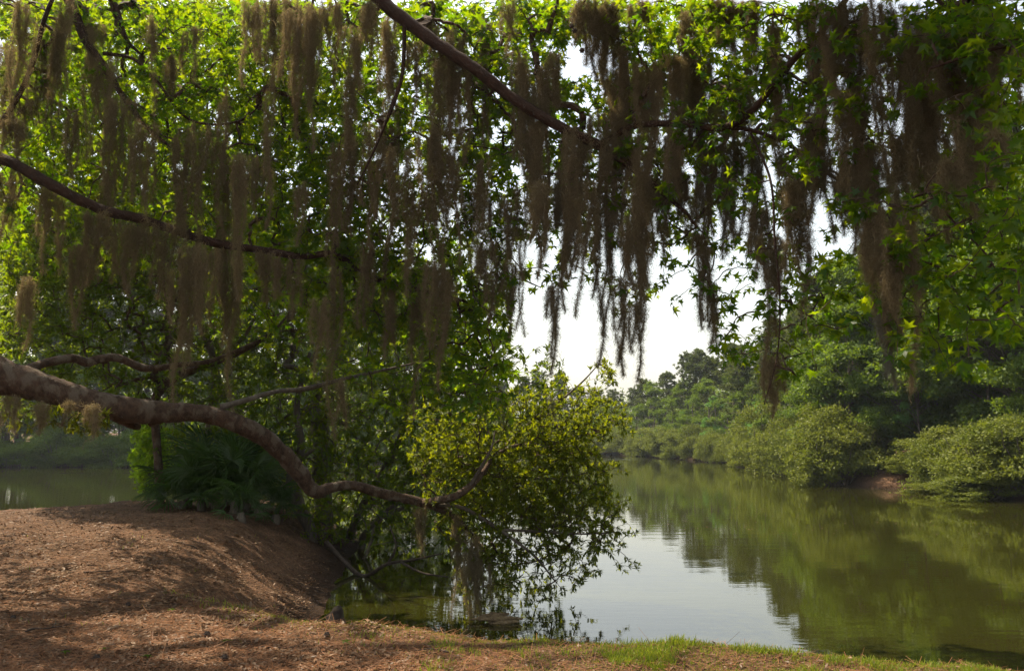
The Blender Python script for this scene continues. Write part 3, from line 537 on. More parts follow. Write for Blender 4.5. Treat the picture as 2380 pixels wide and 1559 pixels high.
SV = LANCE_V * np.array([2.1, 1, 1]); mb = MB(); m_ = len(tw); idx = np.repeat(np.arange(m_), 7); pp = tw[idx, rm.integers(3, 7, len(idx))] + rm.normal(size=(len(idx), 3)) * .03
place(mb, SV, LANCE_F, None, pp - sh, frames(rdir(len(idx), rm) + [0, 0, -.2], rdir(len(idx), rm) + [0, 0, 1]), rm.uniform(.07, .12, len(idx))); mb.build("crown", M_SHRUB, shrub)

# ------------------------------------------------------------------ saw palmettos
def frond_mesh(seed):
    r = np.random.default_rng(seed); mb = MB(); n = 19; L = .55; aa = np.radians(np.linspace(-118, 118, n)) + r.normal(size=n) * .03
    tubes(mb, np.array([[(0, 0, 0), (0, .22, .03), (0, .45, .03), (0, .62, 0)]]), np.array([[.009, .007, .006, .005]]), 4)
    for a in aa:
        l = L * (1 - .25 * abs(a) / 2.06) * r.uniform(.88, 1.05); dx, dy = math.sin(a), math.cos(a); sx, sy = dy, -dx; w = .017; dr = .10 + .1 * r.random()
        c = np.array([0, .62, 0.]); p = lambda t, k, z: c + np.array([dx, dy, 0]) * l * t + np.array([sx, sy, 0]) * w * k + np.array([0, 0, z])
        V = [p(.02, 0, 0), p(.45, 1, .03), p(.45, 0, .012), p(.45, -1, .03), p(.8, .6, .02 - dr * .45), p(.8, 0, .01 - dr * .5), p(.8, -.6, .02 - dr * .45), p(1, 0, -dr)]
        mb.add2(V, [[0, 1, 2], [0, 2, 3], [4, 7, 5], [5, 7, 6]], [[1, 4, 5, 2], [2, 5, 6, 3]])
    return mb.mesh("frond", M_PALM)
FR = [frond_mesh(k) for k in range(4)]
PALMS = [(436, 1155, 17.6, 1.05, "palmetto hugging the slim post straight trunk at the left end of the clump"), (468, 1150, 16.8, 1.0, "palmetto in the front of the clump, second from its left end"), (500, 1145, 17.3, 1.25, "tall palmetto in the middle of the clump, under the great limb"),
         (545, 1150, 16.6, 1.1, "palmetto in the clump's front, right of its middle, fronds fanned low"), (570, 1150, 18.0, 1.3, "tall palmetto at the back of the clump, below the bend of the limb"), (500, 1130, 18.6, 1.3, "palmetto at the back left of the clump, its top behind the limb"),
         (530, 1130, 18.9, 1.35, "tallest dark palmetto at the clump's back"), (600, 1165, 16.9, .85, "low palmetto on the right side of the clump by the forked trunk"), (560, 1185, 15.8, .55, "small palmetto sitting lowest in front of the clump on the litter"), (640, 1165, 17.0, .6, "small palmetto at the far right end of the clump"), (425, 1170, 16.9, .7, "low palmetto at the far left front of the clump")]
rp = np.random.default_rng(21)
for (x, y, d, s, lab) in PALMS:
    p = P(x, y, d); p[2] = float(height(p[0:1], p[1:2])[0]) - .02; root = thing("saw_palmetto", lab, "palmetto", p, "palmettos on the point")
    mb = MB(); hgt = .12 + .5 * max(0, s - .7); limb_tube(mb, [(0, 0, -.1, .09), (.01, 0, hgt * .5, .085), (0, .01, hgt + .05, .06)], 9, .25, .06, x); mb.build("stem", M_GREYB, root, True)
    n = 16 if s > .8 else 11
    for k in range(n):
        o = link("frond", FR[k % 4], root); az = k * 2.4 + rp.normal() * .3; el = rp.uniform(.0, 1.25) if k > 3 else rp.uniform(.9, 1.4)
        o.location = (0, 0, hgt); o.rotation_euler = (el, rp.normal() * .25, az); o.scale = (s * rp.uniform(.85, 1.15),) * 3

# ------------------------------------------------------------------ moss clumps
names = {1: "first", 2: "second", 3: "third"}
def ordn(k):
    w = "zeroth first second third fourth fifth sixth seventh eighth ninth tenth eleventh twelfth thirteenth fourteenth fifteenth sixteenth seventeenth eighteenth nineteenth twentieth".split()
    t = "thirtieth fortieth fiftieth sixtieth".split()
    if k <= 20: return w[k]
    tens = {2: "twenty", 3: "thirty", 4: "forty", 5: "fifty"}
    return t[k // 10 - 3] if k % 10 == 0 else tens[k // 10] + "-" + w[k % 10]
ZONE = {'left': "left part of the tree", 'middle': "middle limbs", 'centre': "upper limbs above the open sky", 'right': "right hand limbs before the far bank"}
def zone(m):
    grp, _, w, L, x, y0, y1 = m
    if grp == 'left': return "high over the left limb" if y0 < 400 else "along the left limb"
    if grp == 'middle': return "on the top middle branches" if y0 < 250 else "before the sunlit middle leaves"
    if grp == 'centre': return "on the dark central limb" if y0 < 330 else "fringing the open sky"
    if grp == 'right': return "on the right top twigs" if y0 < 250 else "on lower right twigs"
    return "low"
LOWLAB = ["short moss tuft under the great limb where it starts to fork", "long thin moss string below the leafy bush, left of its curtain", "moss curtain trailing from the leafy bush to the water, left part", "moss curtain trailing from the leafy bush to the water, right part",
          "moss string under the thick limb, second from its left end", "moss string under the thick limb, farthest right of four", "moss tuft under the thick limb, farthest left of four", "short moss string under the thick limb, third from its left end",
          "pale moss tuft hanging from the leaf spray above the bush", "tiny pale moss curl hanging at the tip of the leaf spray", "thin moss string over the thin upper bough of the bay tree"]
from collections import defaultdict
byz = defaultdict(list)
for m in moss_list: byz[zone(m)].append(m)
rs = np.random.default_rng(31)
for z, ms in byz.items():
    ms.sort(key=lambda m: m[4])
    if z == "low": ms = [m for m in moss_list if m[0] == 'low']
    for k, m in enumerate(ms):
        grp, top, w, L, x, y0, y1 = m
        mb = MB(); pale = (z == "low" and k in (8, 9)) or (2050 < x < 2075 and y0 > 700)
        moss_mesh(mb, w, L, rs, {'centre': 1.5, 'right': 1.5, 'middle': .85, 'left': .85, 'low': .8}[grp])
        o = mb.build("moss_clump", M_MOSSG if pale else M_MOSS); o.location = top
        if z == "low": lab = LOWLAB[k]
        else:
            sz = "long" if L > 1.25 else "short" if L < .75 else "medium"; wd_ = "broad" if w > .25 else "thin" if w < .15 else "hanging"
            lab = f"{sz} {wd_} moss clump, {ordn(k + 1)} from the left {z}" if k < len(ms) - 1 else f"{sz} {wd_} moss clump, rightmost {z}"
        tag(o, lab, "moss", "moss clumps hanging from the trees")
# grey moss draped on the thick trunk of the point
c = P(748, 930, 20.2); mb = MB(); moss_mesh(mb, .55, 2.0, rs, .8); o = mb.build("moss_clump", M_MOSSG); o.location = c; tag(o, "grey moss veil draped down the thick trunk behind the great limb's bend", "moss", "moss clumps hanging from the trees")

# ------------------------------------------------------------------ far trees
def pine(seed, H=18., cb=.34, R=3.5):
    r = np.random.default_rng(seed); tm_ = MB(); lean = r.normal(size=2) * .5
    hs = np.linspace(-.4, H, 12); px = lean[0] * (hs / H) ** 2 + .12 * np.sin(hs * .5 + seed); py = lean[1] * (hs / H) ** 2
    limb_tube(tm_, np.stack([px, py, hs, .24 * (1 - hs / H * .85)], -1), 8, .06, .8, seed)
    nb = 58; bz = H * (cb + (1 - cb) * r.random(nb) ** .8); f = (bz / H - cb) / (1 - cb); az = r.uniform(0, 2 * np.pi, nb); L = R * (1.05 - .72 * f ** 1.6) * r.uniform(.55, 1.1, nb)
    K = 6; s = np.linspace(0, 1, K); bx = np.interp(bz, hs, px); by = np.interp(bz, hs, py)
    pts = np.stack([bx[:, None] + np.cos(az)[:, None] * L[:, None] * s, by[:, None] + np.sin(az)[:, None] * L[:, None] * s, bz[:, None] + L[:, None] * (.25 * s + .12 * np.sin(s * 3)) * (f[:, None] + .3)], -1); pts[:, 1:] += r.normal(size=(nb, K - 1, 3)) * .1
    tubes(tm_, pts, np.linspace(.055, .012, K)[None] * np.ones((nb, 1)), 4)
    cr = MB(); nt_ = 9; idx = np.repeat(np.arange(nb), nt_); t = r.uniform(.35, 1, len(idx)); k0 = np.minimum((t * (K - 1)).astype(int), K - 2); ff = (t * (K - 1) - k0)[:, None]
    tp = pts[idx, k0] * (1 - ff) + pts[idx, k0 + 1] * ff + r.normal(size=(len(idx), 3)) * .32
    nn = 40; ii = np.repeat(np.arange(len(tp)), nn); d = nrm(rdir(len(ii), r) + [0, 0, .35]); place(cr, NEED_V * [2.0, 1, 1], None, [[0, 1, 2, 3]], tp[ii], frames(d, rdir(len(ii), r)), r.uniform(.22, .4, len(ii)))
    return tm_.mesh("trunk", M_PINEB, True), cr.mesh("crown", M_PINE), H
def broad(seed, H=15., R=3.6, base=.12, ncl=230, per=85, ls=.22, m=M_GREEN, low=0.):
    r = np.random.default_rng(seed); tm_ = MB(); hs = np.linspace(-.4, H * .8, 9); px = .3 * np.sin(hs * .4 + seed) * (hs > 0); py = .2 * np.cos(hs * .5 + seed * 2) * (hs > 0)
    limb_tube(tm_, np.stack([px, py, hs, .2 * (1 - hs / H)], -1), 8, .08, .8, seed)
    nl = 17; lu = np.concatenate([[.97], r.random(nl - 1) ** .75]); lz = H * (base + (1 - base) * lu * .9); prof = np.sqrt(np.clip(1 - (2 * lu ** .8 - 1) ** 2, .0, 1)); la = r.uniform(0, 2 * np.pi, nl); lr = R * r.uniform(.26, .5, nl) * (1.1 - .35 * lu)
    lc = np.stack([np.cos(la) * R * .8 * prof, np.sin(la) * R * .8 * prof, lz - lr * .4], -1); li = r.choice(nl, ncl, p=lr ** 2 / (lr ** 2).sum()); q = rdir(ncl, r); q[:, 2] = np.abs(q[:, 2]) * 1.1 - .35
    cc = lc[li] + nrm(q) * lr[li][:, None] * [1, 1, .75] * r.uniform(.6, 1.05, (ncl, 1)); cz = cc[:, 2]
    b0 = np.stack([np.interp(cz * .75, hs, px), np.interp(cz * .75, hs, py), np.clip(cz * .75 - .2, .3, H * .78)], -1); pick = r.choice(ncl, 40, replace=False)
    s = np.linspace(0, 1, 5)[None, :, None]; pts = b0[pick][:, None] * (1 - s) + cc[pick][:, None] * s + r.normal(size=(40, 5, 3)) * .08 * (s > 0); tubes(tm_, pts, np.linspace(.05, .01, 5)[None] * np.ones((40, 1)), 4)
    cr = MB(); ii = np.repeat(np.arange(ncl), per); n = len(ii); off = r.normal(size=(n, 3)) * [.25, .25, .15] * (R / 3.6) ** .5; place(cr, QUAD_V, None, QUAD_F, cc[ii] + off, frames(rdir(n, r) + [0, 0, -.3], rdir(n, r) + [0, 0, .8]), r.uniform(.6, 1.25, n) * ls)
    return tm_.mesh("trunk", M_GREYB, True), cr.mesh("crown", m), H
def bush(seed, H=4., R=2.6, m=M_OLIVE):
    r = np.random.default_rng(seed); tm_ = MB(); n = 9; az = r.uniform(0, 2 * np.pi, n); s = np.linspace(0, 1, 6)[None, :, None]
    e = np.stack([np.cos(az) * R * .7, np.sin(az) * R * .7, r.uniform(.3, .9, n) * H], -1); pts = e[:, None] * s + np.array([0, 0, -.3]) * (1 - s) + r.normal(size=(n, 6, 3)) * .1 * s; tubes(tm_, pts, np.linspace(.06, .015, 6)[None] * np.ones((n, 1)), 5)
    ncl = 210; nl = 13; la = r.uniform(0, 2 * np.pi, nl); lu = r.random(nl); lr = R * r.uniform(.28, .5, nl); lc = np.stack([np.cos(la) * R * .72 * np.sqrt(1 - lu ** 2 * .8), np.sin(la) * R * .72 * np.sqrt(1 - lu ** 2 * .8), H * lu * .8], -1)
    li = r.choice(nl, ncl, p=lr ** 2 / (lr ** 2).sum()); q = rdir(ncl, r); q[:, 2] = np.abs(q[:, 2]) * 1.1 - .3; cc = lc[li] + nrm(q) * lr[li][:, None] * [1, 1, .8] * r.uniform(.55, 1.08, (ncl, 1)); cc[:, 2] = np.maximum(cc[:, 2], .1)
    cr = MB(); ii = np.repeat(np.arange(ncl), 60); k = len(ii); place(cr, QUAD_V, None, QUAD_F, cc[ii] + r.normal(size=(k, 3)) * [.2, .2, .13], frames(rdir(k, r) + [0, 0, .2], rdir(k, r) + [0, 0, .7]), r.uniform(.09, .19, k))
    return tm_.mesh("trunk", M_GREYB, True), cr.mesh("crown", m), H
PROTO = {'pine': [pine(1), pine(2, 18, .42, 3.2), pine(3, 18, .26, 3.9), pine(4, 18, .48, 3.2)], 'hardwood': [broad(5), broad(6, 15, 3.2, .2), broad(7, 15, 4.2, .06)], 'lime': [broad(8, 15, 3.0, .03, m=M_LIME), broad(9, 15, 3.4, .05, m=M_LIME)], 'bush': [bush(10), bush(11), bush(12)], 'scrub': [bush(13, m=M_GREEN), bush(14, m=M_GREEN)]}
cnt_ = defaultdict(int); rf = np.random.default_rng(77)
LBL = {('pine', 'c'): "tall dark pine on the far shore of the lake", ('pine', 'r'): "tall pine with feathery needles on the right bank", ('pine', 'l'): "hazy blue pine across the water at the far left", ('hardwood', 'c'): "rounded green hardwood on the far shore of the lake", ('hardwood', 'r'): "leafy green hardwood on the right bank", ('hardwood', 'l'): "hazy hardwood across the water at the far left",
       ('lime', 'c'): "lime green young tree on the far shore of the lake", ('lime', 'r'): "lime green young tree on the right bank", ('lime', 'l'): "pale lime tree across the water at the far left", ('bush', 'c'): "low olive bush at the far shore waterline", ('scrub', 'l'): "dark green shrub across the far left water", ('scrub', 'c'): "dark green shrub on the far lake shore", ('bush', 'r'): "olive bush leaning over the right bank waterline", ('bush', 'l'): "low bush at the waterline across the far left water"}
NM = {'pine': "pine_tree", 'hardwood': "hardwood_tree", 'lime': "young_tree", 'bush': "wax_myrtle_bush", 'scrub': "shrub"}
FAR = []
for (px, d, yt) in ((1110, 142, 905), (1165, 140, 888), (1215, 142, 880), (1262, 139, 862), (1300, 141, 868), (1338, 143, 905), (1385, 146, 915), (1432, 147, 908), (1478, 132, 905), (1505, 128, 885), (1545, 126, 872), (1590, 122, 818), (1622, 120, 822), (1660, 117, 835), (1700, 112, 808), (1738, 108, 815), (1780, 104, 800), (950, 140, 880), (1030, 142, 890)): FAR.append(('pine', 'c', px, d, yt))
for (px, d, yt) in ((1800, 86, 745), (1850, 84, 715), (1910, 76, 655), (1965, 72, 600), (2030, 64, 575), (2095, 60, 500), (2160, 55, 430), (2215, 52, 380), (2270, 49, 330), (2335, 46, 270), (2410, 44, 240), (2310, 56, 350), (2500, 42, 200)): FAR.append(('pine', 'r', px, d, yt))
for (px, d, yt) in ((1190, 138, 960), (1290, 138, 950), (1360, 140, 940), (1440, 140, 945), (1520, 124, 915), (1560, 119, 905), (1610, 115, 900), (1690, 108, 905), (1740, 101, 890), (1410, 142, 930), (1480, 131, 935)): FAR.append(('hardwood', 'c', px, d, yt))
for (px, d, yt) in ((1800, 82, 880), (1860, 74, 850), (1930, 67, 830), (2010, 59, 800), (2080, 54, 770), (2150, 50, 760), (2220, 46, 720), (2290, 43, 700), (2360, 40, 660), (2440, 38, 640), (2250, 40, 890), (2330, 38, 860), (2400, 36, 830)): FAR.append(('hardwood', 'r', px, d, yt))
for (px, d, yt) in ((1662, 108, 905), (1592, 116, 945), (1765, 95, 920)): FAR.append(('lime', 'c', px, d, yt))
for (px, d, yt) in ((1945, 64, 880), (2050, 52, 860), (2130, 47, 850), (2010, 55, 900)): FAR.append(('lime', 'r', px, d, yt))
for (px, d, yt) in ((1485, 127, 1010), (1512, 125, 1002), (1545, 121, 1000), (1580, 117, 1012), (1625, 113, 1000), (1675, 108, 1004), (1712, 103, 998), (1748, 94, 1002), (1400, 139, 1000), (1330, 139, 1005), (1260, 139, 1000), (1180, 139, 1000)): FAR.append(('bush', 'c', px, d, yt))
for (px, d, yt) in ((1775, 83, 985), (1810, 74, 982), (1848, 66, 965), (1895, 60, 955), (1935, 55, 962), (1890, 53, 1000), (1960, 49, 985), (2020, 50, 975), (2080, 46.5, 990), (2320, 33.8, 1010), (2375, 32.6, 985), (2265, 35.5, 1055), (2440, 31, 960), (2180, 42, 1010), (2120, 45, 985), (2290, 31.5, 1100), (2200, 38.5, 1120)): FAR.append(('bush', 'r', px, d, yt))
for k in range(14): FAR.append(('pine', 'l', -110 + k * 48 + rf.uniform(-14, 14), 78 + rf.uniform(0, 10), 470 + rf.uniform(-50, 90)))
for k in range(13): FAR.append(('pine', 'l', 560 + k * 40 + rf.uniform(-14, 14), 78, np.interp(k, [0, 12], [480, 700]) + rf.uniform(-40, 60)))
for k in range(14): FAR.append(('hardwood', 'l', 480 + k * 42 + rf.uniform(-14, 14), 78, 800 + rf.uniform(-90, 60)))
for k in range(22): FAR.append(('hardwood', 'l', -80 + k * 25 + rf.uniform(-12, 12), 76, 800 + rf.uniform(-130, 90)))
for k in range(3): FAR.append(('lime', 'l', (60, 190, 300)[k], 75.5, 985))
for k in range(24): FAR.append(('scrub', 'l', -60 + k * 19 + rf.uniform(-8, 8), 0, 1020 + rf.uniform(-35, 25)))
for px in range(345, 1110, 32): FAR.append(('scrub', 'l' if px < 700 else 'c', px + rf.uniform(-10, 10), 0, 985 + rf.uniform(-40, 30)))
def shore_d(px, d0, d1=175.):
    """distance at which the sight line through px leaves the water on its far side"""
    dd = np.arange(26., d1, .25); sd = sdist((px - W0 / 2) / FPX * dd, dd); w = np.where(sd < 0)[0]; k = w[-1] + 1 if len(w) else 0
    return dd[min(k, len(dd) - 1)]
OFF = {'bush': (.3, 1.6), 'scrub': (-.4, 1.0), 'lime': (2.5, 5), 'hardwood': (3., 7.), 'pine': (5., 11.)}
for px in range(1110, 1790, 21): FAR.append(('bush', 'c', px + rf.uniform(-8, 8), 0, 1018 + rf.uniform(-32, 18)))
for px in list(range(1800, 1950, 24)) + list(range(2150, 2460, 30)): FAR.append(('bush', 'r', px + rf.uniform(-8, 8), 0, np.interp(px, [1800, 1950, 2150, 2460], [985, 965, 1010, 1010]) + rf.uniform(-55, 35)))
for px in range(1890, 2460, 34): FAR.append(('hardwood', 'r', px + rf.uniform(-10, 10), 0, np.interp(px, [1890, 2100, 2460], [700, 520, 330]) + rf.uniform(-60, 60)))
for px in range(1480, 2000, 38): FAR.append(('hardwood', 'r' if px > 1790 else 'c', px + rf.uniform(-12, 12), 0, np.interp(px, [1480, 1600, 1800, 2000], [950, 900, 850, 760]) + rf.uniform(-70, 60)))
for k, (kind, side, px, d, yt) in enumerate(FAR):
    sd = shore_d(px, d); o = rf.uniform(*OFF[kind]) * (1.5 if side == 'c' else 1.)
    if kind == 'bush' and 1970 < px < 2190: o += 1.2
    if kind == 'bush' and d in (31.5, 38.5): o = -.6
    FAR[k] = (kind, side, px, sd + o, yt)
FAR = [f for f in FAR if not (f[0] == 'bush' and 2015 < f[2] < 2150)]
tot = defaultdict(list)
for f in FAR: tot[f[:2]].append(f)
for key, fs in tot.items():
    fs.sort(key=lambda f: f[2])
    for k, (kind, side, px, d, yt) in enumerate(fs):
        p = P(px, yt, d); x, y = p[0], p[1]; gz = max(float(height(np.array([x]), np.array([y]))[0]), -.1); Hh = p[2] - gz
        tme, cme, H = PROTO[kind][(k * 7 + len(fs)) % len(PROTO[kind])]
        root = thing(NM[kind], f"{LBL[key]}, {ordn(k + 1)} such from the left" , "bush" if kind in ('bush', 'scrub') else "tree", (x, y, gz), {'c': "plants of the far shore", 'r': "plants of the right bank", 'l': "plants across the far left water"}[side] + " " + NM[kind].replace('_', ' '))
        root.rotation_euler = (0, 0, rf.uniform(0, 6.28)); s = Hh / H; sx = s * rf.uniform(.9, 1.15) if kind not in ('bush', 'scrub') else max(s, .75) * rf.uniform(.9, 1.2)
        if kind == 'pine': sx = min(max(sx, .8), 1.35)
        root.scale = (sx, sx, s); link("trunk", tme, root); link("crown", cme, root)
# woods standing behind the first rows, one mass each
def woods(path, Hs, n, seed, ls=.42):
    r = np.random.default_rng(seed); path = np.array(path, float); mb = MB(); seg = np.linalg.norm(np.diff(path, axis=0), axis=1); cum = np.concatenate([[0], np.cumsum(seg)])
    t = r.uniform(0, cum[-1], n); x = np.interp(t, cum, path[:, 0]) + r.normal(size=n) * 2.5; y = np.interp(t, cum, path[:, 1]) + r.normal(size=n) * 2.5; H = np.interp(t, cum, Hs) * (.75 + .35 * vnoise(t * .35, t * 0, seed))
    z = .5 + H * r.random(n) ** .9; per = 34; ii = np.repeat(np.arange(n), per); k = len(ii); c = np.stack([x, y, z], -1)
    place(mb, QUAD_V, None, QUAD_F, c[ii] + r.normal(size=(k, 3)) * [.9, .9, .6], frames(rdir(k, r), rdir(k, r) + [0, 0, .8]), r.uniform(.6, 1.3, k) * ls); return mb
woods([(44, 28), (38, 44), (37, 60), (37, 85), (34, 112), (26, 142), (10, 156), (-14, 154), (-24, 112), (-32, 94)], [17, 17, 16, 15, 12, 9, 8, 8, 9, 10], 7500, 5, .3).build("background_woods", M_GREEN)['kind'] = "stuff"
woods([(-32, 94), (-42, 90), (-62, 90), (-98, 76)], [13, 14, 14, 14], 2600, 6, .3).build("background_woods", M_GREEN)['kind'] = "stuff"

# ------------------------------------------------------------------ floor of the bank: litter, needles, grass
rl = np.random.default_rng(55)
def scatter(n, y0, y1, xl=-.66, xr=.64):
    y = 1 / rl.uniform(1 / y1, 1 / y0, n); x = rl.uniform(xl, xr, n) * y; d = sdist(x, y); z = height(x, y, d); return x, y, z, d
x, y, z, d = scatter(170000, 5.2, 24); ok = (z > .06) & (rl.random(len(x)) < np.where(x > -.5, .16 - .02 * np.clip(x, 0, 4), .35 + .65 * sstep(.38, .6, fbm(x * 1.6, y * 1.6, 3, 41)))); x, y, z = x[ok], y[ok], z[ok]; n = len(x)
mb = MB(); place(mb, LANCE_V * [1.25, 1, 1], LANCE_F, None, np.stack([x, y, z + .008], -1), frames(rdir(n, rl) * [1, 1, .25], rdir(n, rl) * .5 + [0, 0, 1.]), rl.uniform(.018, .055, n) * (1 + .6 * (rl.random(n) < .06)) * np.interp(y, [6, 12], [.85, 1.3])); tag(mb.build("leaf_litter", M_LITTER), kind="stuff")
x, y, z, d = scatter(70000, 5.2, 15); ok = (z > .1) & (rl.random(len(x)) < np.where(x > 0, .5, 1)); x, y, z = x[ok], y[ok], z[ok]; n = len(x)
mb = MB(); place(mb, NEED_V * [.25, 1, 1], None, [[0, 1, 2, 3]], np.stack([x, y, z + .012], -1), frames(rdir(n, rl) * [1, 1, .1], rdir(n, rl) * .4 + [0, 0, 1.]), rl.uniform(.08, .17, n)); tag(mb.build("pine_straw", M_NEEDLE), kind="stuff")
GV = np.array([(-.035, 0, 0), (.035, 0, 0), (.028, .4, .02), (-.028, .4, .02), (.017, .75, .10), (-.017, .75, .10), (0, 1, .24)])
def grass(x, y, z, h):
    n = len(x); mb = MB(); place(mb, GV, [[4, 6, 5]], [[0, 1, 2, 3], [3, 2, 4, 5]], np.stack([x, y, z - .005], -1), frames(rdir(n, rl) * [.55, .55, .2] + [0, 0, 1.], rdir(n, rl) * [1, 1, .1]), np.stack([.06 + .6 * h, h, h], -1) ); return mb
x, y, z, d = scatter(330000, 5.2, 24); edge = np.exp(-((d - .85) / .38) ** 2) * (y < 9.8) * sstep(-3.0, -1.9, x); pat = sstep(.45, .62, fbm(x * 1.1, y * 1.1, 3, 21)); fine = sstep(.4, .6, fbm(x * 4, y * 4, 2, 31))
lawn = sstep(-1.5, 2.2, x) * (.75 + .6 * pat) * (.45 + .7 * fine) * (y < 9) + .05 * pat * fine * (x < -1) * sstep(6.5, 9, y); gully = np.exp(-((x + 2.75) ** 2 / .2 + (y - 9.5) ** 2 / .9)) * .8 * fine
pr = np.clip(edge * .9 + lawn + gully, 0, 1); ok = (z > .12) & (rl.random(len(x)) < pr); tall = edge[ok]; n = ok.sum()
tag(grass(x[ok], y[ok], z[ok], rl.uniform(.02, .052, n) * (.6 + .9 * fine[ok]) + tall * rl.uniform(.0, .06, n) * (rl.random(n) < .6) * (.2 + 1.3 * pat[ok])).build("grass", M_GRASS), kind="stuff")

# single things on the bank
def ground_pt(px, py, d0=7.):
    d = d0
    for _ in range(40):
        p = P(px, py, d); e = float(p[2] - height(p[0:1], p[1:2])[0]); d = max(4., min(30., d + e * 2.2))
    p = P(px, py, d); p[2] = float(height(p[0:1], p[1:2])[0]); return p
for (px, py, rot, tilt, lab) in ((1502, 1502, .6, .9, "large upright green sweetgum leaf fallen near the grassy edge"), (527, 1494, 2.2, .1, "green fallen leaf lying flat, right of the middle of the shaded litter"), (344, 1529, 4.0, .1, "green fallen leaf at the very front of the shaded litter"), (150, 1520, 1.0, .1, "green fallen leaf, the nearest to the left front corner of the bank"), (400, 1421, 3.0, .15, "green fallen leaf on the litter farthest from the camera"), (242, 1512, 5.2, .2, "yellow green fallen leaf between two green ones on the front litter"), (800, 1496, .3, .2, "green fallen leaf at the border of sun and shade before the cove")):
    p = ground_pt(px, py); mb = MB(); R = frames(np.array([[math.cos(rot), math.sin(rot), tilt]]), np.array([[0, -.6 * tilt, 1.]])); place(mb, STAR_V - [0, .55, 0], STAR_F, None, np.zeros((1, 3)), R, np.array([.15 if tilt > .5 else .11]))
    o = mb.build("fallen_leaf", M_STAR); o.location = p + [0, 0, .05 if tilt > .5 else .025]; tag(o, lab, "leaf", "fallen green leaves on the bank")
for (px, py, lab) in ((759, 1480, "dry seed ball on sunlit litter below the cove"), (481, 1479, "dry seed ball in the shaded litter, mid bank"), (521, 1534, "dry seed ball nearest the front of the litter, by a green leaf"), (297, 1409, "dry seed ball farthest back on the litter"), (224, 1534, "dry seed ball at the front, leftmost of all seed balls"), (30, 1440, "dark seed ball at the left border of the bank")):
    p = ground_pt(px, py); mb = MB(); ico_ball(mb, np.zeros(3), .022); o = mb.build("seed_ball", M_DRY); o.location = p + [0, 0, .02]; tag(o, lab, "seed ball", "dry seed balls on the bank")
def stalk(px, y0, y1, dx, lab):
    b = ground_pt(px, y0, 6.8); t = P(px + dx, y1, b[1]); root = thing("grass_stalk", lab, "grass stalk", b, "tall grass stalks on the bank"); s = np.linspace(0, 1, 8)[:, None]; q = (t - b) * s + np.array([.02, 0, 0]) * np.sin(s * 3); mb = MB(); tubes(mb, q[None], np.linspace(.0022, .0011, 8)[None], 4); mb.build("stem", M_GRASS, root)
    for k in (-1, 0, 1):
        e = q[-1] + np.array([.012 * k, .005 * k, .07 - .015 * abs(k)]); mb = MB(); tubes(mb, np.array([np.linspace(q[-2], e, 6)]), np.array([[.001, .0022, .0035, .0035, .0028, .001]]), 5); mb.build("seed_head", M_LITTER, root)
stalk(1652, 1500, 1412, -2, "tall upright grass stalk with a forked seed head against the bright water"); stalk(2245, 1512, 1440, 22, "thin grass stalk leaning right before the dark water"); stalk(2330, 1515, 1478, 30, "short bent grass stalk, the rightmost on the edge")
for k, (px, py, L_, rot, lab) in enumerate(((250, 1330, .5, .3, "fallen twig lying on the upper middle of the litter mound"), (560, 1400, .4, 2.4, "fallen twig on the slope just above the cove"), (120, 1462, .45, 1.1, "fallen twig in the shade near the left border of the bank"), (660, 1510, .35, .1, "fallen twig in front of the cove, at the shade's end"), (1010, 1512, .3, 2.9, "fallen twig on the sunlit soil by the thin grass"), (420, 1262, .6, 2.8, "fallen twig before the palmetto clump"))):
    p = ground_pt(px, py); mb = MB(); u = np.array([math.cos(rot), math.sin(rot), 0]) * L_; q = np.linspace(-.5, .5, 7)[:, None] * u + np.random.default_rng(k).normal(size=(7, 3)) * [.012, .012, .004]
    e = p + q; q[:, 2] = height(e[:, 0], e[:, 1]) - p[2] + .014; limb_tube(mb, np.hstack([q, np.linspace(.009, .003, 7)[:, None]]), 6, .2, .03, k * 2.); b0 = q[3]; limb_tube(mb, np.array([[*b0, .005], [*(b0 + u * .15 + [-.05 * u[1] / L_, .05 * u[0] / L_, .012]), .004], [*(b0 + u * .28 + [-.13 * u[1] / L_, .13 * u[0] / L_, .02]), .002]]), 5, .1, .03, k)
    o = mb.build("fallen_twig", M_DRY, None, True); o.location = p; tag(o, lab, "twig", "fallen twigs on the bank")
n = 420; y = 1 / rl.uniform(1 / 95., 1 / 22., n); x = rl.uniform(-.02, .6, n) * y; ok = sdist(x, y) < -.3; x, y = x[ok], y[ok]; n = len(x)
mb = MB(); place(mb, QUAD_V * [1.3, 1, 1], None, QUAD_F, np.stack([x, y, 0 * x + .006], -1), frames(rdir(n, rl) * [1, 1, .02], rdir(n, rl) * .04 + [0, 0, 1.]), rl.uniform(.03, .07, n)); tag(mb.build("floating_leaves", M_LITTER), kind="stuff")
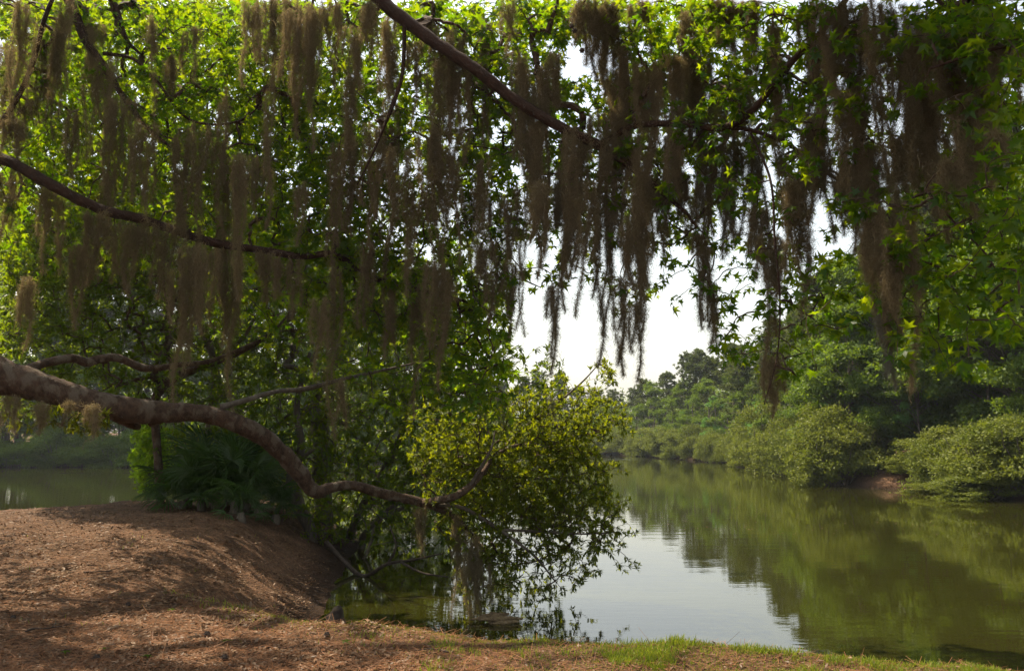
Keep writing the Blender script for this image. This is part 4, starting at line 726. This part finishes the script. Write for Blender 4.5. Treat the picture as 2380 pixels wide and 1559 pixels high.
# driftwood mat in the shallows and a wet stump in the cove
b = P(1150, 1418, 11.7); b[2] = 0.; root = thing("driftwood", "pale bark driftwood floating below the leafy bush", "driftwood", b); r_ = np.random.default_rng(4)
for k in range(7):
    a = r_.uniform(-.25, .25); mb = MB(); L_ = r_.uniform(.12, .26); c0 = np.array([r_.uniform(-.14, .14), r_.uniform(-.12, .12), .01 + .01 * k]); u = np.array([math.cos(a), math.sin(a), .05]) * L_; limb_tube(mb, [(*(c0 - u), .012), (*(c0), .035), (*(c0 + u), .012)], 8, .5, .03, k * 3.); mb.build("bark_piece", M_DRIFT, root)
b = P(776, 1432, 11.7); b[2] = -.05; mb = MB(); limb_tube(mb, [(0, 0, -.1, .16), (.02, 0, .08, .13), (.05, 0, .2, .08), (.06, .0, .26, .02)], 14, .4, .03, 3.); o = mb.build("tree_stump", M_DRY, None, True); o.location = b; tag(o, "wet brown stump at the waterline in the corner of the cove", "stump")
root = thing("dead_branch", "bare dark fallen branch reaching into the cove water", "branch", P(790, 1340, 15.5) * [1, 1, 0]); O = np.array(root.location)
for rows in ([(760, 1260, 16.5, 12), (800, 1305, 16, 11), (845, 1338, 15.5, 9), (900, 1310, 15.2, 8), (960, 1300, 15, 6), (1030, 1285, 14.8, 3)], [(845, 1338, 15.5, 8), (800, 1370, 15.1, 7), (770, 1400, 14.6, 5)], [(900, 1310, 15.2, 6), (920, 1270, 15.2, 5), (905, 1220, 15.4, 3)], [(930, 1305, 15.1, 6), (980, 1330, 14.6, 5), (1040, 1340, 14.3, 3)], [(1010, 1210, 13, 6), (1040, 1260, 13, 5), (1060, 1330, 12.9, 3)]):
    add_limb(root, "limb", rows, M_DRY, O, 7, .1, step=.1)

# ------------------------------------------------------------------ air
m, t, out = mat("haze"); m.cycles.volume_sampling = "DISTANCE"; v = t.nodes.new("ShaderNodeVolumePrincipled"); v.inputs["Color"].default_value = (.82, .9, 1, 1); v.inputs["Density"].default_value = .00028; v.inputs["Anisotropy"].default_value = .35
t.links.new(v.outputs[0], out.inputs["Volume"])
mb = MB(); X0, X1, Y0, Y1, Z0, Z1 = -240., 240., -240., 240., -4., 32.
mb.add(np.array([(x, y, z) for z in (Z0, Z1) for y in (Y0, Y1) for x in (X0, X1)]), [[0, 2, 3, 1], [4, 5, 7, 6], [0, 1, 5, 4], [2, 6, 7, 3], [0, 4, 6, 2], [1, 3, 7, 5]])
tag(mb.build("haze", m), kind="stuff")
